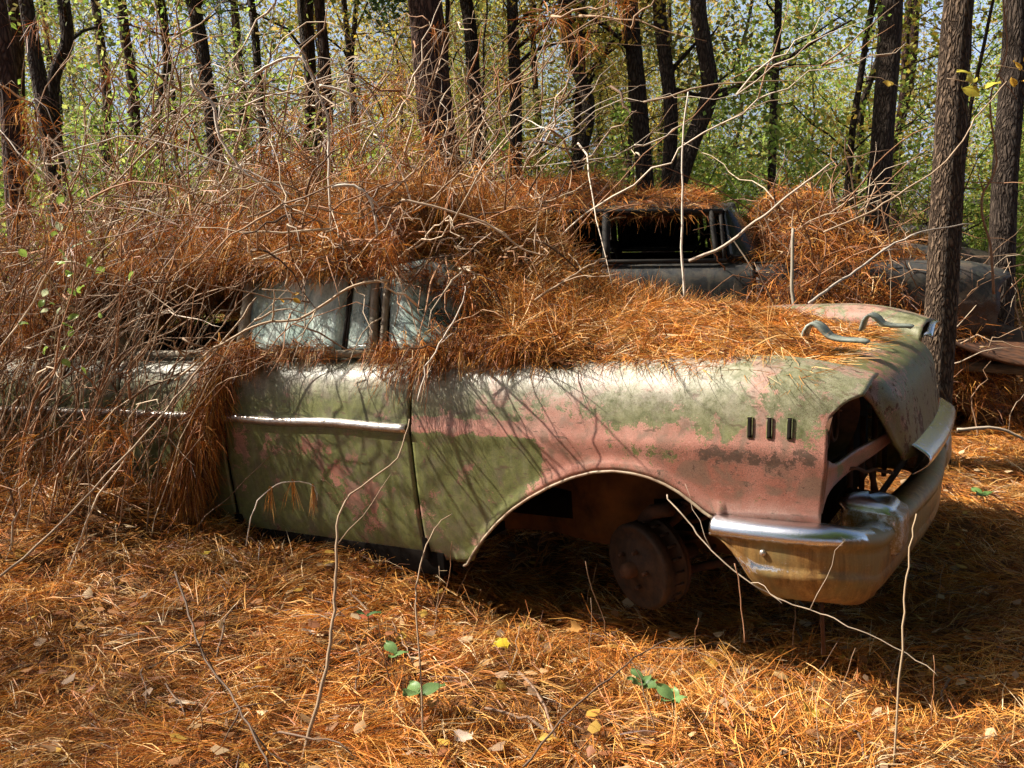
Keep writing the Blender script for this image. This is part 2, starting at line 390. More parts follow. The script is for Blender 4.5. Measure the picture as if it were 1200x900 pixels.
def wear_door(P):
    x, y, z = P.T
    d = np.exp(-(((x+1.25)*.62+(z-.42)*.78)/.09)**2)*bl(x, z, -1.7, -.85, .2, .56, .08)
    pk = .12+.36*d+.12*bl(x, z, -1.8, -1.5, .4, .6, .05)
    rs = .40*sstep(.16, .06, z)-.1+.18*bl(x, z, -1.0, -.8, .5, .6, .05)
    return pk, rs, .8*sstep(.68, .82, z)  # paler door shoulder: worn paint and painted-in sheen
def wear_rear(P):
    x, y, z = P.T; return .15+0*x, .45*sstep(.2, .08, z)-.05, .9*sstep(.66, .82, z)
def wear_hood(P):
    x, y, z = P.T; return .30+.15*sstep(.75, .9, x)*sstep(1.3, .5, y)-.25*sstep(.8, .6, z), .10+.26*sstep(.84, .68, z), .35*sstep(.8, .86, z)
def wear_far(P):
    x, y, z = P.T; return .5+.15*np.sin(x*5), 0*x, .3+0*x
def lower_left(z): return np.interp(z, [.5, .60, .73, .80, .86], [.58, .45, .36, .31, .27])

def hood_grid():
    ny = 40; rows = []
    prof = [(x, .874-.0*x) for x in np.linspace(-.62, .70, 34)]
    prof += [(.74, .868), (.79, .856), (.83, .838), (.86, .814), (.882, .785), (.897, .75), (.905, .70), (.912, .65), (.918, .60), (.922, .56), (.925, .52)]
    v = np.linspace(0, 1, ny)
    for x, z in prof:
        yl = .272 if z > .86 else float(lower_left(z)); yy = yl+(W-2*yl)*v; c = 1-((yy-W/2)/(W/2))**2
        down = sstep(.87, .52, z)
        xx = x+.055*c*sstep(.3, .9, x)-(.07*(1-down)*(1-np.minimum(1, (yy-yl)/.18))*(1-np.minimum(1, (W-yl-yy)/.18)))*0
        zz = z+.040*c*(1-down)*(1-.75*sstep(.1, .8, x))-.055*sstep(.05, .8, x)+.012*np.exp(-((yy-W/2)/.05)**2)*(1-down)
        if x > .80: xx = xx-.06*(np.exp(-((yy-yl)/.07)**2)+np.exp(-((W-yl-yy)/.07)**2))*(.4+.6*(1-down))
        rows.append(np.stack([xx, yy, zz], -1))
    return np.array(rows)
def roof_grid():
    xs = np.linspace(0, 1, 26); ys = np.linspace(-1, 1, 30); G = np.zeros((26, 30, 3))
    for i, s in enumerate(xs):
        x = -3.05+s*2.03
        for j, v in enumerate(ys):
            hw = .70*(1-.04*(1-s))
            zz = 1.225+.135*(1-abs(v)**2.6)*(1-.75*abs(2*s-1)**3.5)
            G[i, j] = (x+.16*(1-v*v)*s, W/2+hw*v, zz)
    return G
def rect_frame(b, P, w=.02, t=.012):
    """a rail along a closed outline given as 3-D points"""
    P = np.asarray(P, float); n = len(P)
    for i in range(n):
        a, c = P[i], P[(i+1) % n]; b.tube(np.linspace(a, c, 3), w*.5, 6)

def build_car(name, mats, M, T, full=True, opened=False):
    root = bpy.data.objects.new(name, None); COL.objects.link(root)
    mw = np.eye(4); mw[:3, :3] = M; mw[:3, 3] = T; root.matrix_world = Matrix(mw.tolist())
    root.empty_display_size = .3
    body, glassm = mats
    # front fenders
    nf = 150 if full else 50; m = 64 if full else 24
    G = side_panel(-.795, .79, nf, bot_fender, m, front=fender_front)
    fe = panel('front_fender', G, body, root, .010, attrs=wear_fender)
    GF = mir(G); GF[..., 2] += .060*sstep(.5, .85, GF[..., 2])*sstep(-.6, .3, GF[..., 0])
    ff = panel('front_fender', GF, body, root, .010, True, attrs=wear_far)
    e_ = GF[:, -1]; k_ = e_[:, 0] > -.5; e_ = e_[k_]; q_ = np.array([(0, 0), (-.035, -.004), (-.07, -.020), (-.095, -.05), (-.105, -.10)])
    G3 = np.array([[(p[0]-.25*abs(dy)*sstep(.6, .9, p[0]), p[1]+dy, p[2]+dz) for dy, dz in q_] for p in e_]); panel('fender_shoulder', G3, body, ff, .008, True, attrs=wear_far)
    if full:
        b = MB()                                                       # rolled lip of the wheel opening
        xs = np.concatenate([np.linspace(-.585, .44, 60)]); lip = np.array([(x, -.008, bot_fender(x)-.002) for x in xs])
        b.tube(lip, .0055, 8); o = b.build('wheel_arch_lip', M_lip, fe)
        for k in range(3):                                             # three slots behind the headlamp
            x = .562+k*.062
            zz_ = np.linspace(.642, .708, 9); sk = np.interp(zz_, SEC_Z, SEC[:, 0])+(.015+.05*sstep(.6, .85, zz_))*((x-.5)/.29)**2
            b = MB(); P_ = np.concatenate([np.stack([x-.008+0*zz_, sk-.003, zz_], -1), np.stack([x+.008+0*zz_, sk-.003, zz_], -1)[::-1]]); b.tube(np.concatenate([P_, P_[:1]]), .0022, 6, cap=False); p = b.build('vent_port', body, fe)
            b = MB(); b.grid(np.array([np.stack([x+dx+0*zz_, sk-.0035, zz_], -1) for dx in (-.0065, .0065)])); solid(b.build('slot', M_underside, p, False), .003, 0)
    # doors
    fd = panel('front_door', side_panel(-1.862, -.808, 60, lambda x: .055+.012*(-x-.8), 44, .90), body, root, .014, attrs=wear_door)
    panel('front_door', mir(side_panel(-1.862, -.808, 20, lambda x: .06, 20, .90)), body, root, .014, True)
    rd = panel('rear_door', side_panel(-2.60, -1.885, 40, lambda x: np.interp(x, [-2.6, -2.5], [.12, .07]), 36, .90), body, root, .014, attrs=wear_rear)
    panel('rear_door', mir(side_panel(-2.60, -1.885, 16, lambda x: .07, 16, .90)), body, root, .014, True)
    rq = panel('rear_quarter', side_panel(-4.25, -2.615, 60, bot_rear, 32), body, root, .012, attrs=wear_rear)
    panel('rear_quarter', mir(side_panel(-4.25, -2.615, 40, bot_rear, 20)), body, root, .012, True)
    # dark sill between the door edges and under them
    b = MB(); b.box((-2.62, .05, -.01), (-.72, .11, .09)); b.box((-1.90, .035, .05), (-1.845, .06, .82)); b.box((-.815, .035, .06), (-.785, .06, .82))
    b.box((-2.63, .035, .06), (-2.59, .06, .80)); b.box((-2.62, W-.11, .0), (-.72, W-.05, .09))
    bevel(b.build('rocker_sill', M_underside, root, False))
    # side trim strips
    def strip(x0, x1, par, h=.020):
        b = MB(); xs = np.linspace(x0, x1, 30); pr = [(.0, -h), (-.012, -h*.7), (-.019, 0), (-.012, h*.7), (.0, h)]
        G = np.array([[(x, -.002+dy, .612+dz+zlift(x)+.004*math.sin(x*9)) for dy, dz in pr] for x in xs]); b.grid(G)
        solid(b.build('trim_strip', M_trim, par), .002, -1)
    if full: strip(-1.855, -.815, fd); strip(-2.59, -1.89, rd); strip(-4.2, -2.63, rq)
    # hood with its nose
    ho = panel('hood', hood_grid(), body, root, .010, attrs=wear_hood)
    b = MB(); xs = np.linspace(-1.02, -.60, 8); ys = np.linspace(.13, W-.13, 24)
    b.grid(np.array([[(x-.0+.12*(1-((y-W/2)/(W/2))**2)*0, y, .872+.03*(1-((y-W/2)/(W/2))**2)-.02*sstep(-.75, -1.02, x)) for y in ys] for x in xs]))
    solid(b.build('cowl', body, root), .01, -1)
    # roof and pillars
    ro = panel('roof', roof_grid(), body, root, .02)
    wf = MB()
    for s in (0, 1):
        f = (lambda p: p) if s == 0 else (lambda p: (p[0], W-p[1], p[2]))
        for a, c, w in (((-1.055, .115, .885), (-1.10, .235, 1.235), .021), ((-1.005, .115, .89), (-1.035, .235, 1.225), .016), ((-1.83, .115, .885), (-1.84, .24, 1.235), .030), ((-2.56, .12, .885), (-2.62, .26, 1.235), .03), ((-2.72, .13, .87), (-2.98, .30, 1.24), .06)):
            wf.tube(np.linspace(f(a), f(c), 4), w, 8)
        wf.tube([f((-1.02, .235, 1.232)), f((-1.84, .235, 1.245)), f((-2.7, .25, 1.243)), f((-3.0, .27, 1.235))], .020, 8)
        wf.tube([f((-.99, .105, .893)), f((-1.84, .10, .893)), f((-2.62, .11, .885))], .017, 8)
    wf.tube(smooth_path([(-1.0, .235, 1.228), (-.93, .5, 1.262), (-.9, W/2, 1.275), (-.93, W-.5, 1.262), (-1.0, W-.235, 1.228)], 5), .02, 8)
    wf.build('window_frame', M_frame if full else M_black, root)
    if True:
        def pane(name, P, par, n=8):
            a, c, d, e = [np.array(q, float) for q in P]; u = np.linspace(0, 1, n)[:, None, None]; v = np.linspace(0, 1, n)[None, :, None]
            G = a*(1-u)*(1-v)+c*u*(1-v)+d*u*v+e*(1-u)*v; b = MB(); b.grid(G); return solid(b.build(name, glassm, par), .005, 0)
        if not full and opened:
            for xa, xb in ((-1.79, -1.10), (-2.52, -1.90)): pane('window_glass', [(xa, W-.125, .90), (xb, W-.125, .90), (xb-.02, W-.232, 1.225), (xa-.02, W-.235, 1.225)], root)  # opaque far-side panes added to keep the cabin dark
        if not full and not opened:
            for xa, xb in ((-1.79, -1.10), (-2.52, -1.90)): pane('window_glass', [(xa, .125, .90), (xb, .125, .90), (xb-.02, .232, 1.225), (xa-.02, .235, 1.225)], root)
        if full:
            pane('window_glass', [(-1.80, .125, .90), (-1.235, .125, .90), (-1.24, .232, 1.225), (-1.81, .235, 1.225)], fd)
            vg = pane('vent_window', [(-1.205, .122, .90), (-1.085, .122, .90), (-1.12, .23, 1.222), (-1.21, .23, 1.222)], fd)
            b = MB(); b.tube([(-1.220, .118, .89), (-1.226, .23, 1.235)], .009, 6); b.tube([(-1.205, .12, .905), (-1.085, .12, .905)], .008, 6); b.tube([(-1.205, .12, .905), (-1.212, .225, 1.22)], .005, 6); b.build('vent_frame', M_black, vg)
        # wrap-around windscreen
        u = np.linspace(0, math.pi, 40); G = []
        for k in np.linspace(0, 1, 10):
            yb = .135+.11*k; G.append(np.stack([-.985-.03*k+(.40-.30*k)*np.sin(u)**.62, W/2-(W/2-yb)*np.cos(u), .905+.345*k+.02*np.sin(u)*k+0*u], -1))
        b = MB(); b.grid(np.array(G)); solid(b.build('windshield', glassm, root), .005, 0)
    # inside and underside
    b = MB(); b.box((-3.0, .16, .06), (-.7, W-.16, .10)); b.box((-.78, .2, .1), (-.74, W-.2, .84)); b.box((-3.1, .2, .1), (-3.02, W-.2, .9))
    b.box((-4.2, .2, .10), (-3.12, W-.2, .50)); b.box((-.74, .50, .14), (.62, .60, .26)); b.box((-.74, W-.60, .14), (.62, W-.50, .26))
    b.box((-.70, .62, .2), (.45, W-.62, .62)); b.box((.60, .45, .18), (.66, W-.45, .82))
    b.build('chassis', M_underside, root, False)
    for x0, h in ((-1.75, .98), (-2.75, .96)):
        b = MB(); xs = np.linspace(0, 1, 14); ys = np.linspace(.24, W-.24, 12)
        pr = smooth_path([(x0+.55, .22), (x0+.58, .44), (x0+.5, .52), (x0+.2, .50), (x0+.08, .55), (x0-.02, h-.05), (x0-.07, h), (x0-.14, h-.06), (x0-.12, .3)], 3)
        b.grid(np.array([[(p[0], y, p[1]) for y in ys] for p in pr])); b.build('seat', M_seat, root)
    b = MB(); th = np.linspace(0, 2*math.pi, 24, endpoint=False)
    c0 = np.array([-1.12, 1.40, .93]); ring = c0+np.stack([.10*np.cos(th)*0+.09*np.sin(th), .20*np.cos(th), .17*np.sin(th)], -1)
    b.tube(np.concatenate([ring, ring[:1]]), .012, 6, cap=False); b.tube([c0, c0+np.array([.35, 0, -.16])], .02, 6); b.tube([ring[0], ring[12]], .009, 6); b.build('steering_wheel', M_black, root)
    # inner wheel house, rusty
    b = MB(); xs = np.linspace(-.74, .55, 30)
    G = np.array([[(x, .50-.0*v, .06+.62*v) for v in np.linspace(0, 1, 10)] for x in xs]); G[..., 1] += .04*np.sin(G[..., 0]*9)
    b.grid(G)
    th = np.linspace(0, math.pi, 30); G2 = np.array([[(-.07+.60*math.cos(a), y, .04+.60*math.sin(a)) for y in np.linspace(.03, .50, 8)] for a in np.linspace(.42, 2.80, 30)]); b.grid(G2)
    solid(b.build('wheel_house', M_wheelhouse if full else M_underside, root), .008, 0)
    # headlamp recess, its surround and the valance strip
    for s in ((0, 1) if full else (0,)):
        f = (lambda G: G) if s == 0 else mir
        th = np.linspace(0, 2*math.pi, 29)[:-1]
        rim = np.array([(.80+.03*max(0, math.cos(t))+.02*math.sin(t), .20+.165*math.cos(t), .655+.115*math.sin(t)) for t in th])
        rings = [rim, rim+np.array([-.05, 0, 0]), np.array([.70, .20, .655])+(rim-rim.mean(0))*.85, np.array([.62, .20, .655])+(rim-rim.mean(0))*.45, np.tile([[.58, .2, .655]], (28, 1))]
        b = MB(); b.grid(f(np.array(rings)), True); hb = b.build('headlight_bucket', M_rust, root)
        for rr, cy in ((.062, .14), (.058, .275)):
            b = MB(); c = np.array([.765, cy, .66]); ring = c+np.stack([0*th, rr*np.cos(th), rr*1.25*np.sin(th)], -1); ring = f(ring); b.tube(np.concatenate([ring, ring[:1]]), .007, 6, cap=False); b.build('lamp_ring', M_rust, hb)
        for k in range(4):
            y = .08+.07*k; b = MB(); b.tube(f(np.array(stem_path((.66, y, .60), (.79, y+.03, .70+.03*(k % 2)), .03, .01, 6))), .003, 5); b.build('loose_wire', M_rust, hb)
        A = smooth_path([(.80, .035, .575), (.812, .10, .55), (.84, .25, .56), (.875, .42, .565), (.905, .57, .575)], 4)
        Bc = smooth_path([(.778, .035, .40), (.79, .09, .46), (.815, .25, .485), (.86, .42, .505), (.90, .57, .528)], 4)
        G = A[None]*(1-np.linspace(0, 1, 6)[:, None, None])+Bc[None]*np.linspace(0, 1, 6)[:, None, None]
        panel('lamp_surround', f(G), body, root, .01, s == 1, attrs=lambda P: (.85, .16, .1))
        # brow above the lamps: the sheet between the fender top and the hood corner
        A = smooth_path([(.90, .20, .780), (.89, .24, .790), (.865, .285, .795)], 4); Bc = smooth_path([(.72, .20, .815), (.72, .24, .82), (.72, .275, .822)], 4)
        G = A[None]*(1-np.linspace(0, 1, 6)[:, None, None])+Bc[None]*np.linspace(0, 1, 6)[:, None, None]
        panel('lamp_brow', f(G), body, root, .008, s == 1, attrs=lambda P: (.4, .2, .2))
        if s == 1:
            b = MB(); P = np.array([(.905, W-.06, .80), (.93, W-.13, .835), (.93, W-.28, .845), (.93, W-.40, .80)]); P = smooth_path(P, 4)
            G = np.array([[(p[0]-.05*k-.01, p[1], p[2]+.012*math.sin(k*math.pi)) for k in np.linspace(0, 1, 5)] for p in P]); b.grid(G); solid(b.build('lamp_bezel', M_chrome, root), .01, 1)
    if full:
        # grille bar
        b = MB(); ys = np.linspace(.585, W-.30, 40); G = []
        for y in ys:
            c = 1-((y-W/2)/(W/2))**2; cx = .900+.075*c; cz = .462-.03*sstep(1.0, 1.6, y)*0
            G.append([(cx+.050*math.cos(a)+.012*math.cos(3*a), y, cz+.056*math.sin(a)) for a in np.linspace(-1.75, 1.95, 14)])
        b.grid(np.array(G)); gb = b.build('grille_bar', M_chrome, root); solid(gb, .006, -1); setrs(gb, lambda P: .30+0*P[:, 0])
        # grille shell behind, radiator support ribs
        for y in (.62, .85, 1.10, 1.35): b = MB(); b.tube([(.74, y, .2), (.75, y, .56)], .012, 6); b.build('radiator_brace', M_rust, root)
        b = MB(); b.tube(stem_path((.82, .25, .50), (.88, .75, .36), .01, .01, 8), .007, 5); b.build('loose_cable', M_rust, root)
        b = MB(); b.tube([(.80, .62, .50), (.84, .62, .30), (.84, W-.62, .30)], .012, 6); b.build('grille_stay', M_rust, root)
        # bumper: one long pressed blade that wraps round the corner
        path = smooth_path([(.44, -.035), (.60, -.05), (.76, -.045), (.85, .0), (.905, .09), (.935, .22), (.955, .45), (.985, .80), (.99, W/2)], 8)
        path = np.concatenate([path, np.array([(x, W-y) for x, y in path[::-1][1:]])])
        dT = np.gradient(path, axis=0); dT /= np.linalg.norm(dT, axis=1)[:, None]; nrm = np.stack([dT[:, 1], -dT[:, 0]], -1)
        G = []
        arc = np.concatenate([[0], np.cumsum(np.linalg.norm(np.diff(path, axis=0), axis=1))]); tot = arc[-1]
        for (x, y), nn, s in zip(path, nrm, arc):
            e = min(s, tot-s); tip = sstep(0, .17, e); side = sstep(.62, .34, e)
            zt = .372-.045*(1-side); zb = zt-.05-.205*tip; q = []
            if not (e < .62): zb += .01; 
            for a, dz in ((-.075, -.006), (-.03, .004), (-.005, .0), (.014, -.012), (.022, -.030), (.018, -.045), (.004, -.058), (.004, -.075), (.004, -.12), (.0, -.140), (.010, -.150), (.004, -.166), (-.006, -.19), (-.022, -.222), (-.05, -.248), (-.09, -.255)):
                zz = zt+dz if dz > -.05 else zt-.05+(dz+.05)*((zt-.05-zb)/.205)
                off = a if not (-.152 < dz < -.135) else a*side
                q.append((x+nn[0]*off, y+nn[1]*off, zz))
            G.append(q)
        b = MB(); b.grid(np.array(G)); bu = b.build('front_bumper', M_chrome, root); solid(bu, .006, -1)
        def brs(P):
            x, y, z = P.T; side = sstep(.30, .10, np.minimum(y, W-y))
            return np.where(z > .335-.045*(1-side), -.0+.95*(1-side), .82-.82*np.exp(-((z-.236)/.007)**2)*side*sstep(.74, .6, x))
        setrs(bu, brs)
        for s in (0, 1):                                               # raised guard blocks with rounded tops
            b = MB(); cy = .325 if s == 0 else W-.325; uu = np.linspace(-math.pi/2, math.pi/2, 14); vv = np.linspace(0, 2*math.pi, 33)[:-1]
            se = lambda a_, e: np.sign(a_)*np.abs(a_)**e
            G = np.array([[(.885+.100*se(math.cos(u), .35)*se(math.cos(v), .35)-.02*(math.sin(u) > .5), cy+.095*se(math.cos(u), .35)*se(math.sin(v), .35), .300+.095*se(math.sin(u), .5)-.012*math.cos(v)*(math.sin(u) > 0)) for v in vv] for u in uu])
            b.grid(G, True); g = b.build('bumper_guard', M_chrome, bu); setrs(g, lambda P: np.where(P[:, 2] > .365, .05, .62))
        b = MB(); th = np.linspace(0, 2*math.pi, 13)[:-1]; c = np.array([.615, -.062, .285])
        b.grid(np.array([c+np.array([0, -d, 0])+r*np.stack([np.cos(th), 0*th, np.sin(th)], -1) for d, r in ((0, .011), (.006, .010), (.009, .006), (.010, 0))]), True); b.build('bumper_bolt', M_trim, bu)
        b = MB(); b.tube([(.76, .08, .16), (.765, .08, -.09)], .007, 8); b.build('support_strut', M_rust, root)
        # bare brake hub
        wh = bpy.data.objects.new('front_wheel', None); COL.objects.link(wh); wh.parent = root; wh.location = (.05, .20, .075); wh.rotation_euler = (R(4), 0, R(-26))
        th = np.linspace(0, 2*math.pi, 41)[:-1]
        def disc(pr): return np.array([np.stack([r*np.cos(th), y+0*th, r*np.sin(th)], -1) for r, y in pr])
        b = MB(); b.grid(disc([(.0, -.012), (.035, -.012), (.06, .0), (.105, .004), (.135, .014), (.150, .008), (.163, .010), (.168, .022), (.166, .05), (.160, .055), (.160, .10), (.168, .104), (.170, .114), (.12, .118), (0, .118)]), True)
        for a in th[::2]:
            p = np.array([math.cos(a), 0, math.sin(a)]); b.tube([p*.161+np.array([0, .058, 0]), p*.161+np.array([0, .098, 0])], .006, 5)
        b.build('brake_drum', M_drum, wh)
        b = MB(); b.grid(disc([(.0, -.055), (.022, -.055), (.030, -.045), (.032, -.01), (.034, .0)]), True); b.build('hub_cap', M_rust, wh)
        for k in range(5):
            a = k*2*math.pi/5; b = MB(); c = np.array([.072*math.cos(a), 0, .072*math.sin(a)]); b.tube([c+[0, -.022, 0], c+[0, .004, 0]], .008, 6); b.build('lug_nut', M_rust, wh)
        b = MB(); b.grid(disc([(.155, .125), (.162, .135), (.05, .15), (0, .15)]), True); b.tube([(0, .14, -.0), (0, .30, -.02)], .03, 8)
        b.tube([(0, .20, -.08), (-.18, .55, -.06)], .018, 6); b.tube([(0, .20, -.08), (.18, .55, -.06)], .018, 6); b.tube([(0, .18, .12), (0, .5, .22)], .022, 6)
        b.tube([(-.04, .10, .15), (.02, .09, .20), (.10, .12, .22)], .028, 8)
        th2 = np.linspace(0, 8*math.pi, 90); b.tube(np.stack([.055*np.cos(th2), .34+.055*np.sin(th2), -.03+.30*th2/(8*math.pi)], -1), .009, 5); b.build('suspension_arm', M_rust, wh)
        # bent hinge brackets left on the hood
        for bx, by, ry in ((.68, .62, 0), (.78, 1.12, .3)):
            P = np.array([(-.085, .0), (-.072, .045), (-.050, .068), (-.022, .052), (.0, .026), (.04, .014), (.10, .010), (.115, .002)])
            if ry: P = P*.8
            P = smooth_path(P*1.15, 2); b = MB(); wd = np.interp(np.arange(len(P)), [0, len(P)*.4, len(P)-1], [.046, .050, .030])
            G = np.array([[(bx+p[0], by+w_*q+p[0]*ry, .872+p[1]) for q in (-1, -.35, .35, 1)] for p, w_ in zip(P, wd)])
            b.grid(G); solid(b.build('hood_bracket', M_pale_green, ho, False), .011, 0)
    return root
def setrs(o, fn):
    V = np.empty(len(o.data.vertices)*3, np.float32); o.data.vertices.foreach_get('co', V); V = V.reshape(-1, 3)
    a = o.data.attributes.new('rs', 'FLOAT', 'POINT'); a.data.foreach_set('value', np.ascontiguousarray(fn(V), dtype=np.float32))

M_seat = simple('rotten_seat_cloth', (.02, .016, .012), (.07, .055, .04), 12, .9, 0, .3)
M_lip = simple('bare_arch_edge', (.22, .11, .07), (.45, .38, .26), 18, .5, 0, .3)
M_drum = simple('rusty_drum', (.012, .007, .004), (.07, .032, .014), 24, .7, .2, .4)
M_wheelhouse = simple('wheel_house_rust', (.006, .004, .003), (.24, .085, .016), 4, .9, 0, .4, 8)
car = build_car('rusted_sedan', (M_paint, M_glass), MC, TC)
tag(car, 'derelict green and salmon pink sedan without tyres, buried in pine straw, nearest to the camera', 'car')

# camera, sky, sun
cam = bpy.data.cameras.new('camera'); co = bpy.data.objects.new('camera', cam); COL.objects.link(co); S.camera = co
cam.sensor_width = 36; cam.lens = 36*F_PX/1200; cam.clip_start = .05; cam.clip_end = 500
co.location = CAM.tolist(); co.rotation_euler = (R(90)-PITCH, 0, 0)
w = bpy.data.worlds.new('World'); S.world = w; w.use_nodes = True; nt = w.node_tree
SUN_EL, SUN_AZ = 42., -10.               # light travels along (cos az, sin az), falling at the elevation
Lv = np.array([math.cos(R(SUN_AZ))*math.cos(R(SUN_EL)), math.sin(R(SUN_AZ))*math.cos(R(SUN_EL)), -math.sin(R(SUN_EL))])
sky = nt.nodes.new('ShaderNodeTexSky'); sky.sky_type = 'NISHITA'; sky.sun_disc = False
sky.sun_elevation = R(SUN_EL); sky.sun_rotation = math.atan2(-Lv[0], -Lv[1]); sky.air_density = 1.2; sky.dust_density = 4.0
tc = nt.nodes.new('ShaderNodeTexCoord'); cn = nt.nodes.new('ShaderNodeTexNoise'); cn.inputs['Scale'].default_value = 3.2; cn.inputs['Detail'].default_value = 7; nt.links.new(tc.outputs['Generated'], cn.inputs['Vector'])
sx = nt.nodes.new('ShaderNodeSeparateXYZ'); nt.links.new(tc.outputs['Generated'], sx.inputs[0])
lowm = ramp(nt, sx.outputs[2], [(.18, (1,1,1)), (.5, (0,0,0))]); cm = ramp(nt, cn.outputs['Fac'], [(.38, (.35,.35,.35)), (.62, (1,1,1))])
sk = mix(nt, mth(nt, 'MULTIPLY', lowm, cm), sky.outputs[0], (5.2, 6.6, 9.2)); nt.links.new(sk, nt.nodes['Background'].inputs[0]); nt.nodes['Background'].inputs[1].default_value = .055
sl = bpy.data.lights.new('sun', 'SUN'); sl.energy = 5.0; sl.angle = R(.5); sl.color = (1, .93, .82)
so = bpy.data.objects.new('sun', sl); COL.objects.link(so); so.rotation_euler = Vector(Lv.tolist()).to_track_quat('-Z', 'Y').to_euler(); so.location = (-6, 2, 8)
S.view_settings.view_transform = 'Standard'; S.view_settings.look = 'None'; S.view_settings.gamma = 1; S.view_settings.use_curve_mapping = False
S.view_settings.exposure = 1.17
S.cycles.max_bounces = 5; S.cycles.diffuse_bounces = 1; S.cycles.transparent_max_bounces = 12; S.cycles.use_denoising = True; S.cycles.use_adaptive_sampling = True; S.cycles.adaptive_threshold = .025
# ground
def axis(a, b, d, far, g=1.12):
    c = list(np.arange(a, b+1e-6, d)); s = d
    while c[-1] < far: s *= g; c.append(c[-1]+s)
    s = d
    while c[0] > -far: s *= g; c.insert(0, c[0]-s)
    return np.array(c)
gx = axis(-4, 5, .045, 160); gy = axis(1, 9, .045, 160)
X, Y = np.meshgrid(gx, gy, indexing='ij'); b = MB(); b.grid(np.stack([X, Y, height(X, Y)], -1))
tag(b.build('ground', M_ground), 'forest floor under a carpet of orange pine straw', kind='structure')
# ================================================================== straw on the ground
def ground_straw(n, xr, yr, length, width, name, label, keep=None, tint=1.0):
    x = rng.uniform(*xr, n); y = yr[0]+(yr[1]-yr[0])*rng.random(n)**1.15
    ok = np.abs(x) < .62*y+.5
    x, y = x[ok], y[ok]
    if keep is not None: k = keep(x, y); x, y = x[k], y[k]
    z = height(x, y)+rng.uniform(-.005, .04, len(x))
    th = vnoise(x*1.7+50, y*1.7)*9+rng.normal(0, .9, len(x))
    d = np.stack([np.cos(th), np.sin(th), rng.normal(.06, .22, len(x))], -1)
    V, Q, c = needles(np.stack([x, y, z], -1), d, length, width, .35, 3, .16, tint=tint)
    pv = .62+.75*vnoise(x*2.6+11, y*2.6+5)
    c = c*np.repeat(pv, 18)[:, None]
    return tag(link(name, quads(name, V, Q, c), M_needle, None, False), label, kind='stuff')
ground_straw(75000, (-3.6, 4.2), (2.0, 6.2), .15, .0023, 'pine_straw', 'orange fallen pine needles covering the near forest floor')
ground_straw(32000, (-9, 10), (5.8, 15), .22, .0055, 'pine_straw', 'fallen pine needles between the farther trunks', tint=.9)
# dead broad leaves
n = 1500; x = rng.uniform(-3, 4, n); y = 2.1+5.5*rng.random(n)**1.3
V, Q, c = leaves(np.stack([x, y, height(x, y)+rng.uniform(.03, .06, n)], -1), .045, [(.50,.30,.14), (.60,.42,.24), (.36,.17,.07), (.26,.10,.04), (.55,.33,.06), (.32,.20,.12)], .75, .8, .6, True)
tag(link('leaf_litter', quads('leaf_litter', V, Q, c), M_litter, None, False), 'scattered dead broad leaves lying on the straw', kind='stuff')
n = 9000; x = rng.uniform(-14, 16, n); y = 7+22*rng.random(n)**1.2
V, Q, c = leaves(np.stack([x, y, height(x, y)+rng.uniform(.0, .09, n)], -1), .11, [(.45,.30,.17), (.36,.19,.09), (.30,.12,.05), (.50,.38,.14), (.25,.25,.08)], .7, .6, .35)
tag(link('leaf_litter', quads('leaf_litter', V, Q, c), M_litter, None, False), 'brown leaf litter under the far trees', kind='stuff')
def leaf_mesh(s, kind=0):
    u = np.linspace(0, 1, 9); wd = np.sin(u*math.pi)**.8*(.34 if kind == 0 else .48)*s*(1+.25*np.sin(u*19)*(kind == 1)); b = MB()
    G = np.stack([np.stack([u*s, v*wd, .10*s*np.abs(v)**1.3+.10*s*np.sin(u*3+v)], -1) for v in (-1, -.5, 0, .5, 1)], 1); return G
LF = [('pale cream dead leaf lying on the straw below the sapling stem', (.62,.50,.36), 205, 828), ('large tan curled leaf near the bottom edge of the straw', (.60,.46,.36), 553, 868), ('bright yellow leaf below the shadow of the door', (.62,.45,.03), 580, 768),
      ('pale round leaf in front of the bumper shadow', (.60,.42,.25), 742, 778), ('yellow leaf standing on edge right of the green seedlings', (.60,.42,.06), 955, 822), ('orange curled leaf at the straw edge under the wheel', (.55,.28,.08), 682, 720),
      ('rust red leaf on the straw below the door', (.36,.10,.04), 420, 732), ('pale leaf beside the thin leaning sapling', (.58,.50,.42), 365, 762), ('small yellow leaf on the straw left of the door', (.60,.42,.05), 240, 663), ('brown oak leaf by the bottom left corner', (.38,.22,.11), 60, 868),
      ('tan leaf on the straw at the lower right', (.55,.36,.16), 925, 775), ('golden leaf near the front edge of the car shadow', (.58,.36,.08), 655, 880)]
for lab, colr, px, py in LF:
    p = on_ground(px, py, .04); p[2] = float(height(p[0], p[1]))+.05
    b = MB(); b.grid(leaf_mesh(.062, 1), c=np.array(colr)); o = b.build('fallen_leaf', M_litter, None, True, True); o.location = p.tolist(); o.rotation_euler = (rng.uniform(-.5, .5), rng.uniform(-.4, .4), rng.uniform(0, 6.3))
    tag(o, lab, 'leaf', 'single leaves lying on the pine straw')
